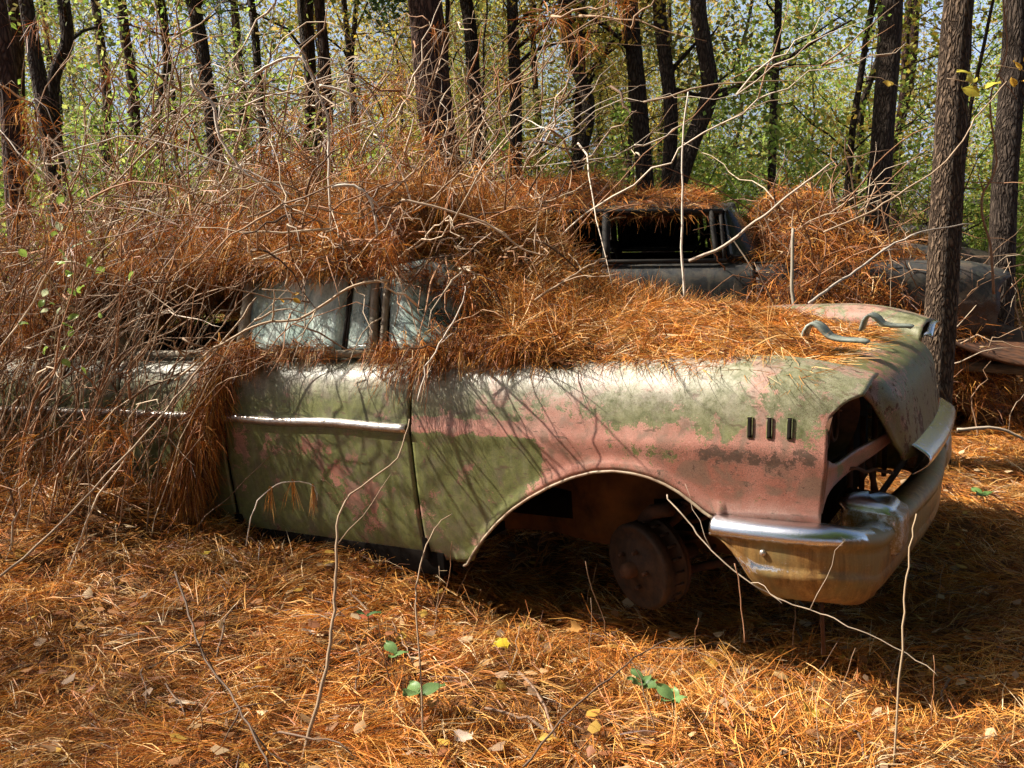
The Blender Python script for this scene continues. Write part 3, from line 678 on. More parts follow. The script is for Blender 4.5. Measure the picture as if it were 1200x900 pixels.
# ================================================================== straw on the car
def on_mesh(name, label, G, n, length, width, droop, per=3, spread=.35, dirf=None, flat=.86, prob=STRAW_P, w=None, core=True, tint=1.0, lift=.0):
    """a bed of straw: a matted core sheet and loose needles over it"""
    P, Nn = sample_grid(G, n, w=w)
    d = rng.normal(0, 1, P.shape); d = d-Nn*(d*Nn).sum(1, keepdims=True)*flat
    if dirf is not None: d = unit(d)+dirf(P)
    P = P+Nn*rng.uniform(-.01, .035+lift, (n, 1))
    V, Q, c = needles(P, d, length, width, droop, per, spread, prob, tint)
    pv = .55+.85*vnoise(P[:, 0]*5+P[:, 2]*3+20, P[:, 1]*5+P[:, 2]*4)
    c = c*np.repeat(pv, per*6)[:, None]
    mb = MB(); mb.grid(G)
    nv = len(V); CV = G.reshape(-1, 3); CQ = mb.Q[0]+nv
    me = quads(name, np.concatenate([V, CV]), np.concatenate([Q, CQ]) if core else Q, np.concatenate([c, np.tile((.16, .07, .028), (len(CV), 1))]))
    return tag(link(name, me, M_needle, None, False), label, kind='stuff')
def sheet(xr, yr, n, f):
    X, Y = np.meshgrid(np.linspace(*xr, n), np.linspace(*yr, n), indexing='ij')
    Xf, Yf, Z = f(X, Y); return car2w(np.stack([Xf, Yf, Z], -1).reshape(-1, 3)).reshape(n, n, 3)
def hood_bed(X, Y):
    e = np.minimum(1, np.minimum(Y-.15-.05*np.sin(X*8)**2, 1.56-Y)/.28).clip(0, 1)**.6*np.minimum(1, (.62-.06*np.sin(Y*9)-.22*sstep(.9, 1.7, Y)-X)/.30).clip(0, 1)**.6
    th = .01+.06*vnoise(X*5, Y*5)+.07*sstep(-.2, -.8, X)+.008
    return X, Y, .865+.035*(1-((Y-.94)/.94)**2)*(1-.7*sstep(.1, .8, X))-.045*sstep(.05, .8, X)+(th*e-.02*(1-e))
on_mesh('straw_bed', 'thick bed of bright orange pine needles lying on the hood of the nearest car', sheet((-.72, .72), (.13, 1.64), 60, hood_bed), 19000, .13, .0023, .08, spread=.14, flat=.93, lift=.0, tint=1.12)
def heap(X, Y):                                       # roof heap that runs down over the windscreen
    r = ((Y-.93)/.86).clip(-1, 1); cross = (1-np.abs(r)**2.6)
    Xs = X+.16*np.maximum(0, Y-.8)
    top = np.interp(Xs, [-3.6, -3.0, -2.4, -1.9, -1.5, -1.1, -.8, -.6, -.42, -.28, -.1], [.92, 1.22, 1.38, 1.50, 1.57, 1.55, 1.42, 1.23, 1.06, .94, .89])
    low = np.interp(Xs, [-3.6, -3.0, -2.6, -1.1, -.85, -.5, -.1], [.80, 1.20, 1.26, 1.26, 1.18, .98, .86])
    Z = low+(top-low)*cross+.09*(vnoise(X*4+5, Y*4+3)-.5)+.05*(vnoise(X*11, Y*11)-.5)
    return X, .93+(Y-.93)*(1-.10*sstep(-1.2, -2, X))*(1-.52*sstep(-1.22, -1.0, X)*sstep(-.35, -.62, X)), Z
HG = sheet((-3.55, -.12), (.07, 1.79), 80, heap)
on_mesh('straw_heap', 'deep heap of brown pine needles piled over the roof and windscreen of the nearest car', HG, 30000, .14, .0025, .18, spread=.55, flat=.7, lift=.03, tint=.95)
Pl_, Nl_ = sample_grid(sheet((-.72, .6), (.18, 1.5), 60, hood_bed), 230)
V, Q, c = leaves(Pl_+Nl_*.03, .045, [(.66,.46,.27), (.40,.19,.08), (.58,.34,.12), (.74,.60,.42)], .7, .8, .6, True)
tag(link('leaf_litter', quads('leaf_litter', V, Q, c), M_litter, None, False), 'dead leaves caught in the straw on the hood', kind='stuff')
# drooping fringes: along the roof edge, the door tops and the wrap-round glass
def fringe(label, A, B, n, length, width=.0024, jit=.03, out=(0, -1., .2), prob=DARKSTRAW_P, droop=1.6, tint=.9):
    t = rng.random((n, 1)); P = np.asarray(A)*(1-t)+np.asarray(B)*t+rng.normal(0, jit, (n, 3))
    clump = vnoise(t[:, 0]*14+A[0], np.full(n, 3.3)); k = rng.random(n) < clump*1.3; P = P[k]
    d = rng.normal(0, .45, P.shape)+np.array(out)
    V, Q, c = needles(car2w(P), d @ MC.T, length, width, droop, 3, .25, prob, tint)
    return V, Q, c
def fr_obj(name, label, specs, **kw):
    parts = [fringe(label, *s, **kw) for s in specs]; V = []; Q = []; C = []; n = 0
    for v, q, c in parts: V.append(v); Q.append(q+n); C.append(c); n += len(v)
    return tag(link(name, quads(name, np.concatenate(V), np.concatenate(Q), np.concatenate(C)), M_needle, None, False), label, kind='stuff')
fr_obj('hanging_straw', 'dark needles drooping from the roof edge over the side windows', [((-2.7, .16, 1.26), (-.9, .17, 1.25), 900, .09), ((-1.02, .28, 1.24), (-.7, .42, 1.08), 500, .10), ((-.62, .18, .96), (-.35, .16, .92), 700, .13)])
fr_obj('hanging_straw', 'needle tufts hanging over the top of the front door', [((-1.86, .05, .89), (-1.62, .05, .89), 600, .15), ((-.96, .05, .90), (-.66, .05, .88), 300, .19), ((-1.6, .09, .905), (-1.25, .09, .905), 330, .10), ((-.8, .08, .90), (-.35, .12, .90), 420, .12)], jit=.022)
fr_obj('hanging_straw', 'fringe of needles slipping off the hood over the fender', [((-.5, .15, .885), (.62, .20, .878), 420, .10), ((-.7, .16, .90), (-.2, .17, .90), 500, .11)], jit=.025, out=(.3, -.7, .0), prob=STRAW_P, droop=.7, tint=1.)
def curtain(label, boxes):
    Vs = []; Qs = []; Cs = []; n0 = 0
    for (c0, c1, rad, n, ln) in boxes:
        t = rng.random((n, 1)); P = np.asarray(c0)*(1-t)+np.asarray(c1)*t+rng.normal(0, 1, (n, 3))*np.asarray(rad)
        d = rng.normal(0, .45, P.shape)+np.array([0, -.15, -.9])
        V, Q, c = needles(car2w(P), d @ MC.T, ln, .0024, 1.0, 3, .16, DARKSTRAW_P, .95); Vs.append(V); Qs.append(Q+n0); Cs.append(c); n0 += len(V)
    return tag(link('hanging_straw', quads('hanging_straw', np.concatenate(Vs), np.concatenate(Qs), np.concatenate(Cs)), M_needle, None, False), label, kind='stuff')
curtain('matted curtain of dead needles hanging in front of the rear door', [((-1.84, .02, .88), (-2.14, -.12, .10), (.035, .03, .03), 2300, .16), ((-2.02, -.06, .45), (-2.3, -.14, .05), (.06, .04, .05), 900, .15)])
def tuft(px, py, d, n, ln=.12):
    p = at(px, py, d); P = p+rng.normal(0, .004, (n, 3)); V, Q, c = needles(P, np.tile([0, 0, -1.], (n, 1))+rng.normal(0, .12, (n, 3)), ln, .002, .3, 3, .06, STRAW_P, .9); return V, Q, c
Vs = []; Qs = []; Cs = []; n0 = 0
for px, py, d, n in ((318, 570, 3.72, 9), (343, 563, 3.72, 7), (367, 568, 3.72, 9), (540, 405, 3.5, 6)):
    if n: V, Q, c = tuft(px, py, d, n); Vs.append(V); Qs.append(Q+n0); Cs.append(c); n0 += len(V)
tag(link('hanging_straw', quads('hanging_straw', np.concatenate(Vs), np.concatenate(Qs), np.concatenate(Cs)), M_needle, None, False), 'small tassels of needles caught on twigs in front of the door', kind='stuff')
# ================================================================== thicket on the left, over the rear of the car
def stem_set(paths, name, label, k=5, kind='stuff', cat=None, r0=(.002, .0062), cols=TWIG):
    b = MB()
    for P in paths:
        r = rng.uniform(*r0); rr = r*np.linspace(1, .25, len(P))*rng.uniform(.88, 1.12, len(P)); b.tube(P, rr, k, cols[rng.integers(len(cols))]*rng.uniform(.7, 1.2))
    return tag(b.build(name, M_twig, None, True, True), label, cat, kind=kind)
paths = []; hang = []
def grow(n, lo, hi, dlo, dhi, arch=(.05, .35), wig=.022, sub=2, hangp=.5):
    for _ in range(n):
        p0 = rng.uniform(lo, hi); dv = rng.uniform(dlo, dhi); P = stem_path(p0, p0+dv, rng.uniform(*arch), wig, 14, side=np.array([rng.normal(0, .06), rng.normal(0, .06), 0]))
        P = car2w(P); paths.append(P)
        for _k in range(rng.integers(0, sub+1)):
            i = rng.integers(4, 12); q = P[i]; d = unit(P[min(i+1, 13)]-P[i]+rng.normal(0, .06, 3)); L_ = rng.uniform(.15, .5)
            paths.append(stem_path(q, q+d*L_+rng.normal(0, .1, 3), rng.uniform(-.03, .06), .012, 7))
        if rng.random() < hangp:
            i = rng.integers(3, 13, 3); hang.append(P[i])
grow(210, (-4.6, -.75, -.1), (-2.0, .25, .2), (-.2, -.15, .7), (1.3, .6, 1.75), hangp=.6)
grow(150, (-4.8, -.6, .2), (-2.6, .9, .9), (.2, -.2, .3), (1.9, .7, 1.3), hangp=.5)
grow(130, (-3.6, .1, 1.25), (-.9, 1.7, 1.5), (-1.0, -.6, .1), (1.2, .6, .62), arch=(-.02, .2), hangp=.35)
grow(60, (-4.6, -.9, -.1), (-2.2, -.2, .1), (-.6, -.3, .2), (.8, .3, .9), hangp=.6)
grow(40, (-3.4, -.1, .9), (-2.3, .5, 1.5), (-.6, -.5, -.9), (.6, .1, -.2), arch=(.05, .25), hangp=.5)
grow(70, (-4.6, -.9, .0), (-2.6, -.1, 1.2), (-.4, -.3, .5), (1.6, .4, 1.9), arch=(.1, .5), wig=.035, hangp=.3, sub=3)
grow(130, (-4.2, .15, .9), (-.9, 1.6, 1.45), (-1.1, -.6, .45), (1.7, .7, 1.25), arch=(.05, .55), wig=.035, hangp=.12, sub=3)
grow(13, (-1.7, .0, 1.25), (-.55, .3, 1.36), (-.1, -.50, -.25), (.6, -.15, .15), arch=(.02, .2), wig=.02, hangp=0, sub=5)
grow(26, (-1.2, .1, 1.2), (-.5, .6, 1.3), (-.3, -.3, -.5), (.7, .1, .2), arch=(.02, .15), hangp=.2)
stem_set(paths, 'bramble_thicket', 'dense tangle of thin bare vines and brambles over the rear of the nearest car')
H = np.concatenate(hang); Hc = (H-TC) @ MC; Hs = (Hc[:, 0] > -3.6) & (Hc[:, 0] < -1.5) & (Hc[:, 2] > .25) & (Hc[:, 2] < .95) & (Hc[:, 1] < .2) & (rng.random(len(H)) < .62); H = H[~Hs & ~((Hc[:, 0] > -2.75) & (Hc[:, 0] < -.9) & (Hc[:, 2] > .72) & (Hc[:, 2] < 1.34) & (Hc[:, 1] < .35))]; m = 14
B = np.repeat(H, m, 0)+rng.normal(0, .03, (len(H)*m, 3)); d = rng.normal(0, .6, B.shape)+np.array([0, 0, -.5])
V, Q, c = needles(B, d, .15, .0024, .9, 3, .3, DARKSTRAW_P, .95)
tag(link('caught_straw', quads('caught_straw', V, Q, c), M_needle, None, False), 'clumps of dead needles caught in the vines at the left', kind='stuff')
canes = []
for _ in range(60):
    p0 = rng.uniform((-4.2, .25, .9), (-.8, 1.5, 1.4)) if _ % 4 else rng.uniform((-4.4, -.5, .2), (-2.9, .2, .9)); dv = rng.uniform((-.6, -.5, .5), (2.0, .9, 1.1)); Pc = car2w(stem_path(p0, p0+dv, rng.uniform(.1, .5), .03, 20)); canes.append(Pc)
    for _k in range(3):
        i = rng.integers(7, 18); q = Pc[i]; dd_ = unit(Pc[i+1]-Pc[i]+rng.normal(0, .05, 3)); canes.append(stem_path(q, q+dd_*rng.uniform(.2, .6)+rng.normal(0, .12, 3), .02, .015, 8))
stem_set(canes, 'pale_canes', 'long pale arching canes rising above the straw heap', r0=(.0028, .0062), cols=np.array([(.60,.49,.38), (.42,.30,.20), (.70,.60,.49), (.34,.21,.12)]))
# needle mat banked against the rear of the car
def bank(X, Y):
    Z = .40*np.exp(-((X+3.8)/.8)**2-((Y+.25)/.42)**2)+.26*np.exp(-((X+2.6)/.45)**2-((Y+.42)/.3)**2)-.10+.10*vnoise(X*4, Y*4)*np.exp(-((X+3.2)/1.1)**2)
    return X, Y, Z
on_mesh('straw_bank', 'mound of brown straw banked against the buried rear wheel', sheet((-5., -1.9), (-1.2, .25), 50, bank), 9000, .17, .0026, .5, spread=.5, lift=.12, prob=DARKSTRAW_P, tint=1.1)
# ---- single stems one can point at
def traced(name, label, pix, d, r0, r1, col=(.44, .35, .26), cat='branch', group='single stems standing clear of the thicket', twigs=0, foot=False, k=6):
    dd = np.linspace(d[0], d[1], len(pix)) if isinstance(d, tuple) else [d]*len(pix)
    P = np.array([at(x, y, q) for (x, y), q in zip(pix, dd)])
    if foot: P[0, 2] = float(height(P[0, 0], P[0, 1]))-.02
    P = smooth_path(P, 4); P = P+np.random.default_rng(int(pix[0][0])).normal(0, .0022, P.shape)
    b = MB(); b.tube(P, np.linspace(r0, r1, len(P)), k, col)
    g = np.random.default_rng(int(pix[0][1])+3)
    for _ in range(twigs):
        i = g.integers(len(P)//4, len(P)-1); q = P[i]; dv = unit(P[i]-P[i-1]+g.normal(0, .55, 3)); L_ = g.uniform(.08, .3); b.tube(stem_path(q, q+dv*L_, .01, .006, 6), np.linspace(r1*.9, r1*.4, 6), 5, col)
    o = b.build(name, M_twig, None, True, True); return tag(o, label, cat, group)
PALE = (.66, .56, .46); MIDC = (.36, .25, .16); DRK = (.13, .08, .05); RED = (.30, .15, .08)
traced('sapling', 'thin forked sapling standing in the straw before the door', [(347,845),(380,800),(388,740),(393,690),(395,640),(400,595),(425,570),(465,537),(480,490)], (2.65, 2.9), .0065, .002, MIDC, 'sapling', None, 4, True)
traced('sapling', 'slender single shoot rising right of the forked sapling', [(497,845),(489,740),(488,690),(500,640),(513,615),(528,602)], (2.7, 2.95), .003, .0016, MIDC, 'sapling', None, 0, True)
traced('sapling', 'pale straight shoot standing in the shade beyond the bumper', [(1050,862),(1057,760),(1062,690),(1066,640),(1075,604)], (2.55, 2.6), .0032, .002, (.36, .26, .16), 'sapling', None, 0, True)
traced('fallen_twig', 'long pale withe arching from the wheel opening to the lower right', [(780,580),(800,604),(822,632),(850,660),(890,690),(930,708),(970,722),(1005,738),(1060,765),(1100,792)], (2.95, 2.62), .0025, .0015, (.45, .35, .25), 'twig', None, 3)
traced('fallen_twig', 'dark thorny twig lying on the straw at the lower left', [(205,672),(222,722),(240,770),(270,812),(292,850),(316,900)], (3.05, 2.45), .004, .003, DRK, 'twig', None, 5)
traced('fallen_twig', 'thin dark twig leaning across the straw below the bumper', [(615,900),(660,842),(715,795),(752,765),(790,748)], (2.4, 2.8), .0035, .0018, DRK, 'twig', None, 1)
traced('fallen_twig', 'dead stick rising from the straw under the shadow of the bumper', [(862,660),(868,700),(872,755)], 2.75, .0018, .002, RED, 'twig')
traced('vine', 'long pale vine slanting up across the lower left thicket', [(0,676),(60,625),(110,572),(170,510),(215,455),(262,400),(300,350)], (3.3, 3.7), .005, .0035, MIDC, 'vine')
traced('vine', 'thick bleached vine crossing the front door window', [(455,329),(417,333),(380,357),(350,375),(307,379),(270,397),(245,413),(205,445)], 3.62, .0058, .0045, (.45, .32, .2), 'vine', twigs=2)
traced('vine', 'thin arched twig holding three needle tassels before the door', [(288,640),(298,595),(318,571),(343,564),(367,570),(372,585)], 3.72, .0026, .0018, PALE, 'vine')
traced('vine', 'twin pale stems rising left of the windscreen', [(490,470),(500,430),(520,395),(540,360),(546,335)], 3.3, .0035, .002, PALE, 'vine', twigs=1)
traced('branch', 'bleached crooked branch curling above the straw heap at left', [(225,85),(228,104),(250,122),(255,155),(270,180),(290,205),(327,228)], 3.9, .0075, .0055, PALE)
traced('branch', 'bleached branch arching over like a hoop above the heap', [(300,86),(325,72),(350,67),(363,85),(373,108),(384,140),(385,190),(387,262)], 3.8, .0062, .005, PALE)
traced('branch', 'pale branch dropping diagonally behind the hooped one', [(375,100),(405,108),(430,132),(448,170),(470,200),(485,245)], 4.1, .0065, .0045, PALE, twigs=4)
traced('branch', 'low bleached loop of branch lying on the heap', [(388,219),(410,218),(430,228),(440,255),(442,277)], 3.6, .0075, .005, PALE, twigs=1)
traced('branch', 'long thin branch sweeping right over the heap towards the thick pine', [(290,255),(350,240),(420,250),(500,190),(570,150),(640,105)], (3.6, 4.2), .005, .002, MIDC, twigs=5)
traced('branch', 'slender branch rising from the heap to the upper left', [(345,230),(300,205),(255,190),(200,170),(140,160),(60,185)], 4.0, .005, .0025, PALE, twigs=5)
traced('branch', 'arching stem crossing the upper thicket left to right', [(120,230),(180,170),(250,115),(330,112),(400,140),(520,180),(600,195)], 4.3, .0045, .002, MIDC, twigs=6)
traced('branch', 'fallen branch jutting out over the second car', [(808,306),(850,288),(880,264),(905,245),(945,212),(977,190)], (5.0, 4.6), .0095, .004, (.45, .36, .28))
traced('branch', 'straight thin bleached stem standing before the second car', [(803,350),(799,290),(800,235),(800,165),(807,108)], 4.5, .0065, .003, PALE)
traced('branch', 'long bare branch slanting up to the right hand trunk', [(965,273),(1025,246),(1062,222),(1100,196),(1128,165),(1142,140),(1180,95)], 4.4, .0055, .003, (.42, .3, .2))
traced('branch', 'grey branch leaning from the hood towards the near trunk', [(948,356),(975,335),(1003,317),(1040,290),(1080,272),(1140,262)], (4.6, 5.2), .0075, .004, (.40, .34, .28), twigs=3)
traced('branch', 'pale stick pointing left from the foot of the near trunk', [(1200,515),(1170,503),(1122,503)], 4.6, .007, .009, (.5, .4, .3))
traced('branch', 'forked bare shoot between the second car and the hood', [(950,352),(962,320),(968,280),(960,250),(985,200)], 5.0, .005, .002, RED, twigs=6)
traced('branch', 'short grey snag sticking up from the second car mound', [(931,362),(928,330),(929,268)], 5.0, .011, .008, (.30, .26, .2))
traced('vine', 'reddish vine climbing beside the right hand trunk', [(1165,345),(1160,285),(1150,235),(1168,190),(1160,120),(1180,60),(1176,0)], 5.4, .008, .004, RED, 'vine', twigs=6)
traced('branch', 'bent stick leaning on the straw heap above the hood', [(628,352),(660,330),(690,312),(712,300)], 3.6, .006, .003, MIDC, twigs=2)
traced('branch', 'forked bleached branch low over the windscreen heap', [(470,235),(520,245),(570,262),(610,290),(640,300)], 3.6, .006, .003, (.5, .36, .25), twigs=4)
g = np.random.default_rng(21)
for k in range(34):                        # withered shoots in the foreground straw
    px, py = g.uniform(20, 1180), g.uniform(690, 890); p = on_ground(px, py, 0); p[2] = float(height(p[0], p[1]))-.01
    h = g.uniform(.08, .34); P = stem_path(p, p+np.array([g.normal(0, .08), g.normal(0, .05), h]), .0, .006, 8)
    b = MB(); b.tube(P, np.linspace(.0022, .001, 8), 5, TWIG[g.integers(5)]); tag(b.build('dry_shoot', M_twig, None, True, True), 'thin withered shoot poking up from the foreground straw', 'shoot', 'withered shoots in the foreground straw')
for k in range(24):                        # short broken sticks on the straw
    px, py = g.uniform(10, 1190), g.uniform(680, 890); p = on_ground(px, py, 0); a = g.uniform(0, 6.28); L_ = g.uniform(.12, .42); q = p+np.array([math.cos(a), math.sin(a), 0])*L_
    p[2] = float(height(p[0], p[1]))+.035; q[2] = float(height(q[0], q[1]))+.045; P = stem_path(p, q, .01, .006, 8); b = MB(); b.tube(P, np.linspace(.0048, .003, 8)*g.uniform(.5, 1.3), 6, np.array((.16, .10, .065))*g.uniform(.6, 1.8)); tag(b.build('fallen_stick', M_twig, None, True, True), 'short broken stick lying on the orange straw', 'stick', 'broken sticks on the straw')
# ---- green seedlings
M_green = attr_mat('fresh_leaf', .45, .35, .4)
def seedling(px, py, s, nl, label, h=.08, col=(.13, .22, .075), tilt=.5, d=None):
    p = on_ground(px, py, 0) if d is None else at(px, py, d)
    if d is None: p[2] = float(height(p[0], p[1]))+.045
    r = bpy.data.objects.new('seedling', None); COL.objects.link(r); r.location = p.tolist(); tag(r, label, 'seedling', 'small green seedlings')
    b = MB(); b.tube([(0, 0, -.03), (.004, 0, h*.5), (0, .003, h)], .0018, 5, (.2, .16, .06)); b.build('stem', M_green, r, True, True)
    for k in range(nl):
        b = MB(); b.grid(leaf_mesh(s*g.uniform(.7, 1.15)), c=np.array(col)*g.uniform(.9, 1.7)); o = b.build('leaf', M_green, r, True, True)
        o.location = (0, 0, h*g.uniform(.75, 1.)); o.rotation_euler = (g.uniform(-.3, .3), -tilt*g.uniform(.2, 1.), k*2*math.pi/nl+g.uniform(-.3, .3))
seedling(752, 835, .062, 6, 'green seedling with a star of pointed leaves below the bumper', .05)
seedling(787, 872, .058, 5, 'smaller green seedling just below the star shaped one', .04)
seedling(492, 850, .085, 3, 'long leaved green seedling beside the slender shoot', .05, tilt=.3)
seedling(464, 800, .06, 3, 'pale green seedling above the long leaved one', .03)
seedling(432, 762, .06, 2, 'dull green seedling close to the forked sapling', .03, (.08, .16, .06))
seedling(1150, 600, .09, 3, 'dim green weed in the shade beyond the bumper', .04, (.10, .18, .05))
# light green leaves on the bramble at the left
sh = bpy.data.objects.new('green_bramble', None); COL.objects.link(sh); sh.location = at(75, 330, 3.7).tolist(); tag(sh, 'spray of bright green leaves in the thicket at left', 'bramble')
b = MB(); base = np.array(sh.location)
for q in ((-.15, -.1, .1), (.18, -.05, .12), (.1, 0, -.25), (-.1, .05, -.3), (.02, 0, .25)): b.tube(stem_path((0, 0, -.1), q, .03, .01, 8), np.linspace(.003, .0012, 8), 5, (.35, .26, .14))
b.build('stem', M_twig, sh, True, True)
for k in range(34):
    px, py = (g.normal(75, 26), g.normal(320, 36)) if k < 24 else (g.normal(75, 25), g.normal(385, 30)); q = at(px, py, 3.7+g.normal(0, .08))-base
    b = MB(); b.grid(leaf_mesh(g.uniform(.025, .05), 0), c=np.array((.36, .52, .10) if k % 5 else (.6, .68, .42))*g.uniform(.7, 1.1)); o = b.build('leaf', M_green, sh, True, True); o.location = q.tolist(); o.rotation_euler = g.uniform(-1.2, 1.2, 3).tolist()
def leafy(px, py, d, label, n, col, s=.05, spread=14):
    r = bpy.data.objects.new('leaf_sprig', None); COL.objects.link(r); base = at(px, py, d); r.location = base.tolist(); tag(r, label, 'leaf sprig')
    b = MB(); b.tube(stem_path((-.1, 0, .03), (.08, .0, -.02), .01, .004, 6), .0018, 5, MIDC); b.build('stem', M_twig, r, True, True)
    for k in range(n):
        q = at(px+g.normal(0, spread), py+g.normal(0, spread*.6), d)-base; b = MB(); b.grid(leaf_mesh(s*g.uniform(.7, 1.1), 0), c=np.array(col)*g.uniform(.8, 1.1)); o = b.build('leaf', M_green, r, True, True); o.location = q.tolist(); o.rotation_euler = g.uniform(-1, 1, 3).tolist()
leafy(338, 348, 3.6, 'two orange yellow leaves hung before the door glass', 3, (.62, .34, .04), .035, 8)
leafy(1038, 98, 4.2, 'single golden leaf left of the near grey trunk', 2, (.66, .48, .10), .055, 4)
leafy(1135, 100, 4.2, 'yellow blade like leaves across the near grey trunk', 4, (.62, .55, .08), .09, 18)
leafy(1192, 85, 4.0, 'orange leaves at the right edge of the view', 4, (.64, .38, .05), .06, 12)
# ================================================================== the other wrecks
def placed(yaw, T, pitch=0., roll=0.):
    m = Matrix.Rotation(R(yaw), 3, 'Z') @ Matrix.Rotation(R(pitch), 3, 'Y') @ Matrix.Rotation(R(roll), 3, 'X')
    return np.array(m), np.array(T)
def ref_T(M, local, world): return np.asarray(world)-M @ np.asarray(local)
M2, _ = placed(-8, 0, -1); T2 = ref_T(M2, (-1.05, .2, 1.25), at(842, 245, 6.6))
c2 = build_car('wrecked_sedan', (M_dark_paint, M_dark_glass), M2, T2, full=False, opened=True)
tag(c2, 'black wreck without windows behind the nearest car, roof strewn with straw', 'car')
M3, _ = placed(-14, 0, 0, 0); T3 = ref_T(M3, (.6, .1, .86), at(1135, 292, 11.5))
c3 = build_car('wrecked_sedan', (M_pale_paint, M_dark_glass), M3, T3, full=False, opened=True)
tag(c3, 'pale pinkish wreck half hidden behind the near grey trunk', 'car')
M4, _ = placed(-40, 0, 0, 0); T4 = ref_T(M4, (-1.05, .2, 1.25), at(1215, 240, 16.5))
c4 = build_car('wrecked_sedan', (M_dark_paint, M_dark_glass), M4, T4, full=False, opened=True)
tag(c4, 'dark wreck farthest away at the right edge among the trunks', 'car')
def sheet2(M, T, xr, yr, n, f):
    X, Y = np.meshgrid(np.linspace(*xr, n), np.linspace(*yr, n), indexing='ij'); Xf, Yf, Z = f(X, Y)
    return (np.stack([Xf, Yf, Z], -1).reshape(-1, 3) @ M.T+T).reshape(n, n, 3)
def roofbed(X, Y):
    r = ((Y-.93)/.72).clip(-1, 1); e = (1-np.abs(r)**3)*np.minimum(1, np.minimum(X+3.1, -1.8-X-.2*np.sin(Y*7))/.3).clip(0, 1)
    return X, Y, 1.22+.14*(1-np.abs(r)**2.6)+(.02+.11*vnoise(X*3+9, Y*3))*e-.03*(1-e)
on_mesh('straw_bed', 'thin straw lying over the roof of the black wreck', sheet2(M2, T2, (-3.1, -1.08), (.24, 1.64), 40, roofbed), 5000, .17, .0036, .4, spread=.35, prob=DARKSTRAW_P, tint=1.25)
def mound2(X, Y):
    z = .92*np.exp(-((X+.42)/.52)**2-((Y-.75)/.75)**2)**.8+.32*np.exp(-((X-.45)/.4)**2-((Y-.6)/.5)**2)
    e_ = np.minimum(1, np.minimum(X+1.15, 1.0-X)/.3).clip(0, 1)*np.minimum(1, np.minimum(Y+.3, 1.8-Y)/.3).clip(0, 1)
    return X, Y, -.35*(1-e_)-.1+.34*sstep(-1.6, -1., X)*sstep(1.1, .3, X)+z*1.0+.16*(vnoise(X*3.5, Y*3.5)-.5)
MG = sheet2(M2, T2+np.array([0, 0, .1]), (-1.15, 1.0), (-.30, 1.8), 50, mound2)
on_mesh('straw_heap', 'brown mound of straw and brush burying the hood of the black wreck', MG, 12000, .20, .0038, .6, spread=.5, lift=.1, prob=DARKSTRAW_P, tint=1.05)
def hood3(X, Y): return X, Y, .88+.04*(1-((Y-.94)/.94)**2)+.06*vnoise(X*4, Y*4)*np.minimum(1, (Y-.45)/.3).clip(-.3, 1)
on_mesh('straw_bed', 'straw covering the hood of the pale pinkish wreck', sheet2(M3, T3, (-1.1, .35), (.4, 1.7), 30, hood3), 3500, .18, .0045, .3, spread=.3, tint=.95)
paths = []
for _ in range(150):
    i, j = rng.integers(3, 47, 2); q = MG[i, j]; d = unit(np.array([rng.normal(0, .7), rng.normal(-.2, .6), rng.uniform(.05, .8)])); paths.append(stem_path(q, q+d*rng.uniform(.3, 1.3), rng.uniform(0, .2), .02, 10))
for _ in range(110):
    q = np.array([rng.uniform(1.9, 4.6), rng.uniform(5.7, 8.5), 0.]); paths.append(stem_path(q, q+np.array([rng.normal(0, .5), rng.normal(0, .4), rng.uniform(.3, 1.3)]), rng.uniform(0, .15), .02, 10))
stem_set(paths, 'brushwood', 'bare brush and twigs growing round the black wreck', r0=(.003, .008))
# sheet metal and planks lying at the right
def slab(name, label, cat, p, size, rot, mat, wav=0.0):
    r = bpy.data.objects.new(name, None)
    xs = np.linspace(-.5, .5, 16); ys = np.linspace(-.5, .5, 8); b = MB()
    b.grid(np.array([[(u*size[0], v*size[1], wav*math.sin(u*7+v*3)+.05*v*v) for v in ys] for u in xs])); o = b.build(name, mat); solid(o, size[2], 0); o.location = p; o.rotation_euler = [R(a) for a in rot]; bpy.data.objects.remove(r)
    return tag(o, label, cat)
p = at(1170, 402, 6.3); slab('body_panel', 'dark rusty body panel lying tilted at the right edge', 'car panel', p.tolist(), (1.3, .8, .02), (8, 12, -14), M_rust, .03)
p = at(1172, 432, 6.2); slab('plank', 'weathered grey plank under the rusty body panel', 'plank', p.tolist(), (1.3, .14, .06), (0, 3, -6), simple('grey_plank', (.08,.065,.045), (.2,.16,.11), 10, .8, 0, .4, stretch=(1, 8, 8)), .0)
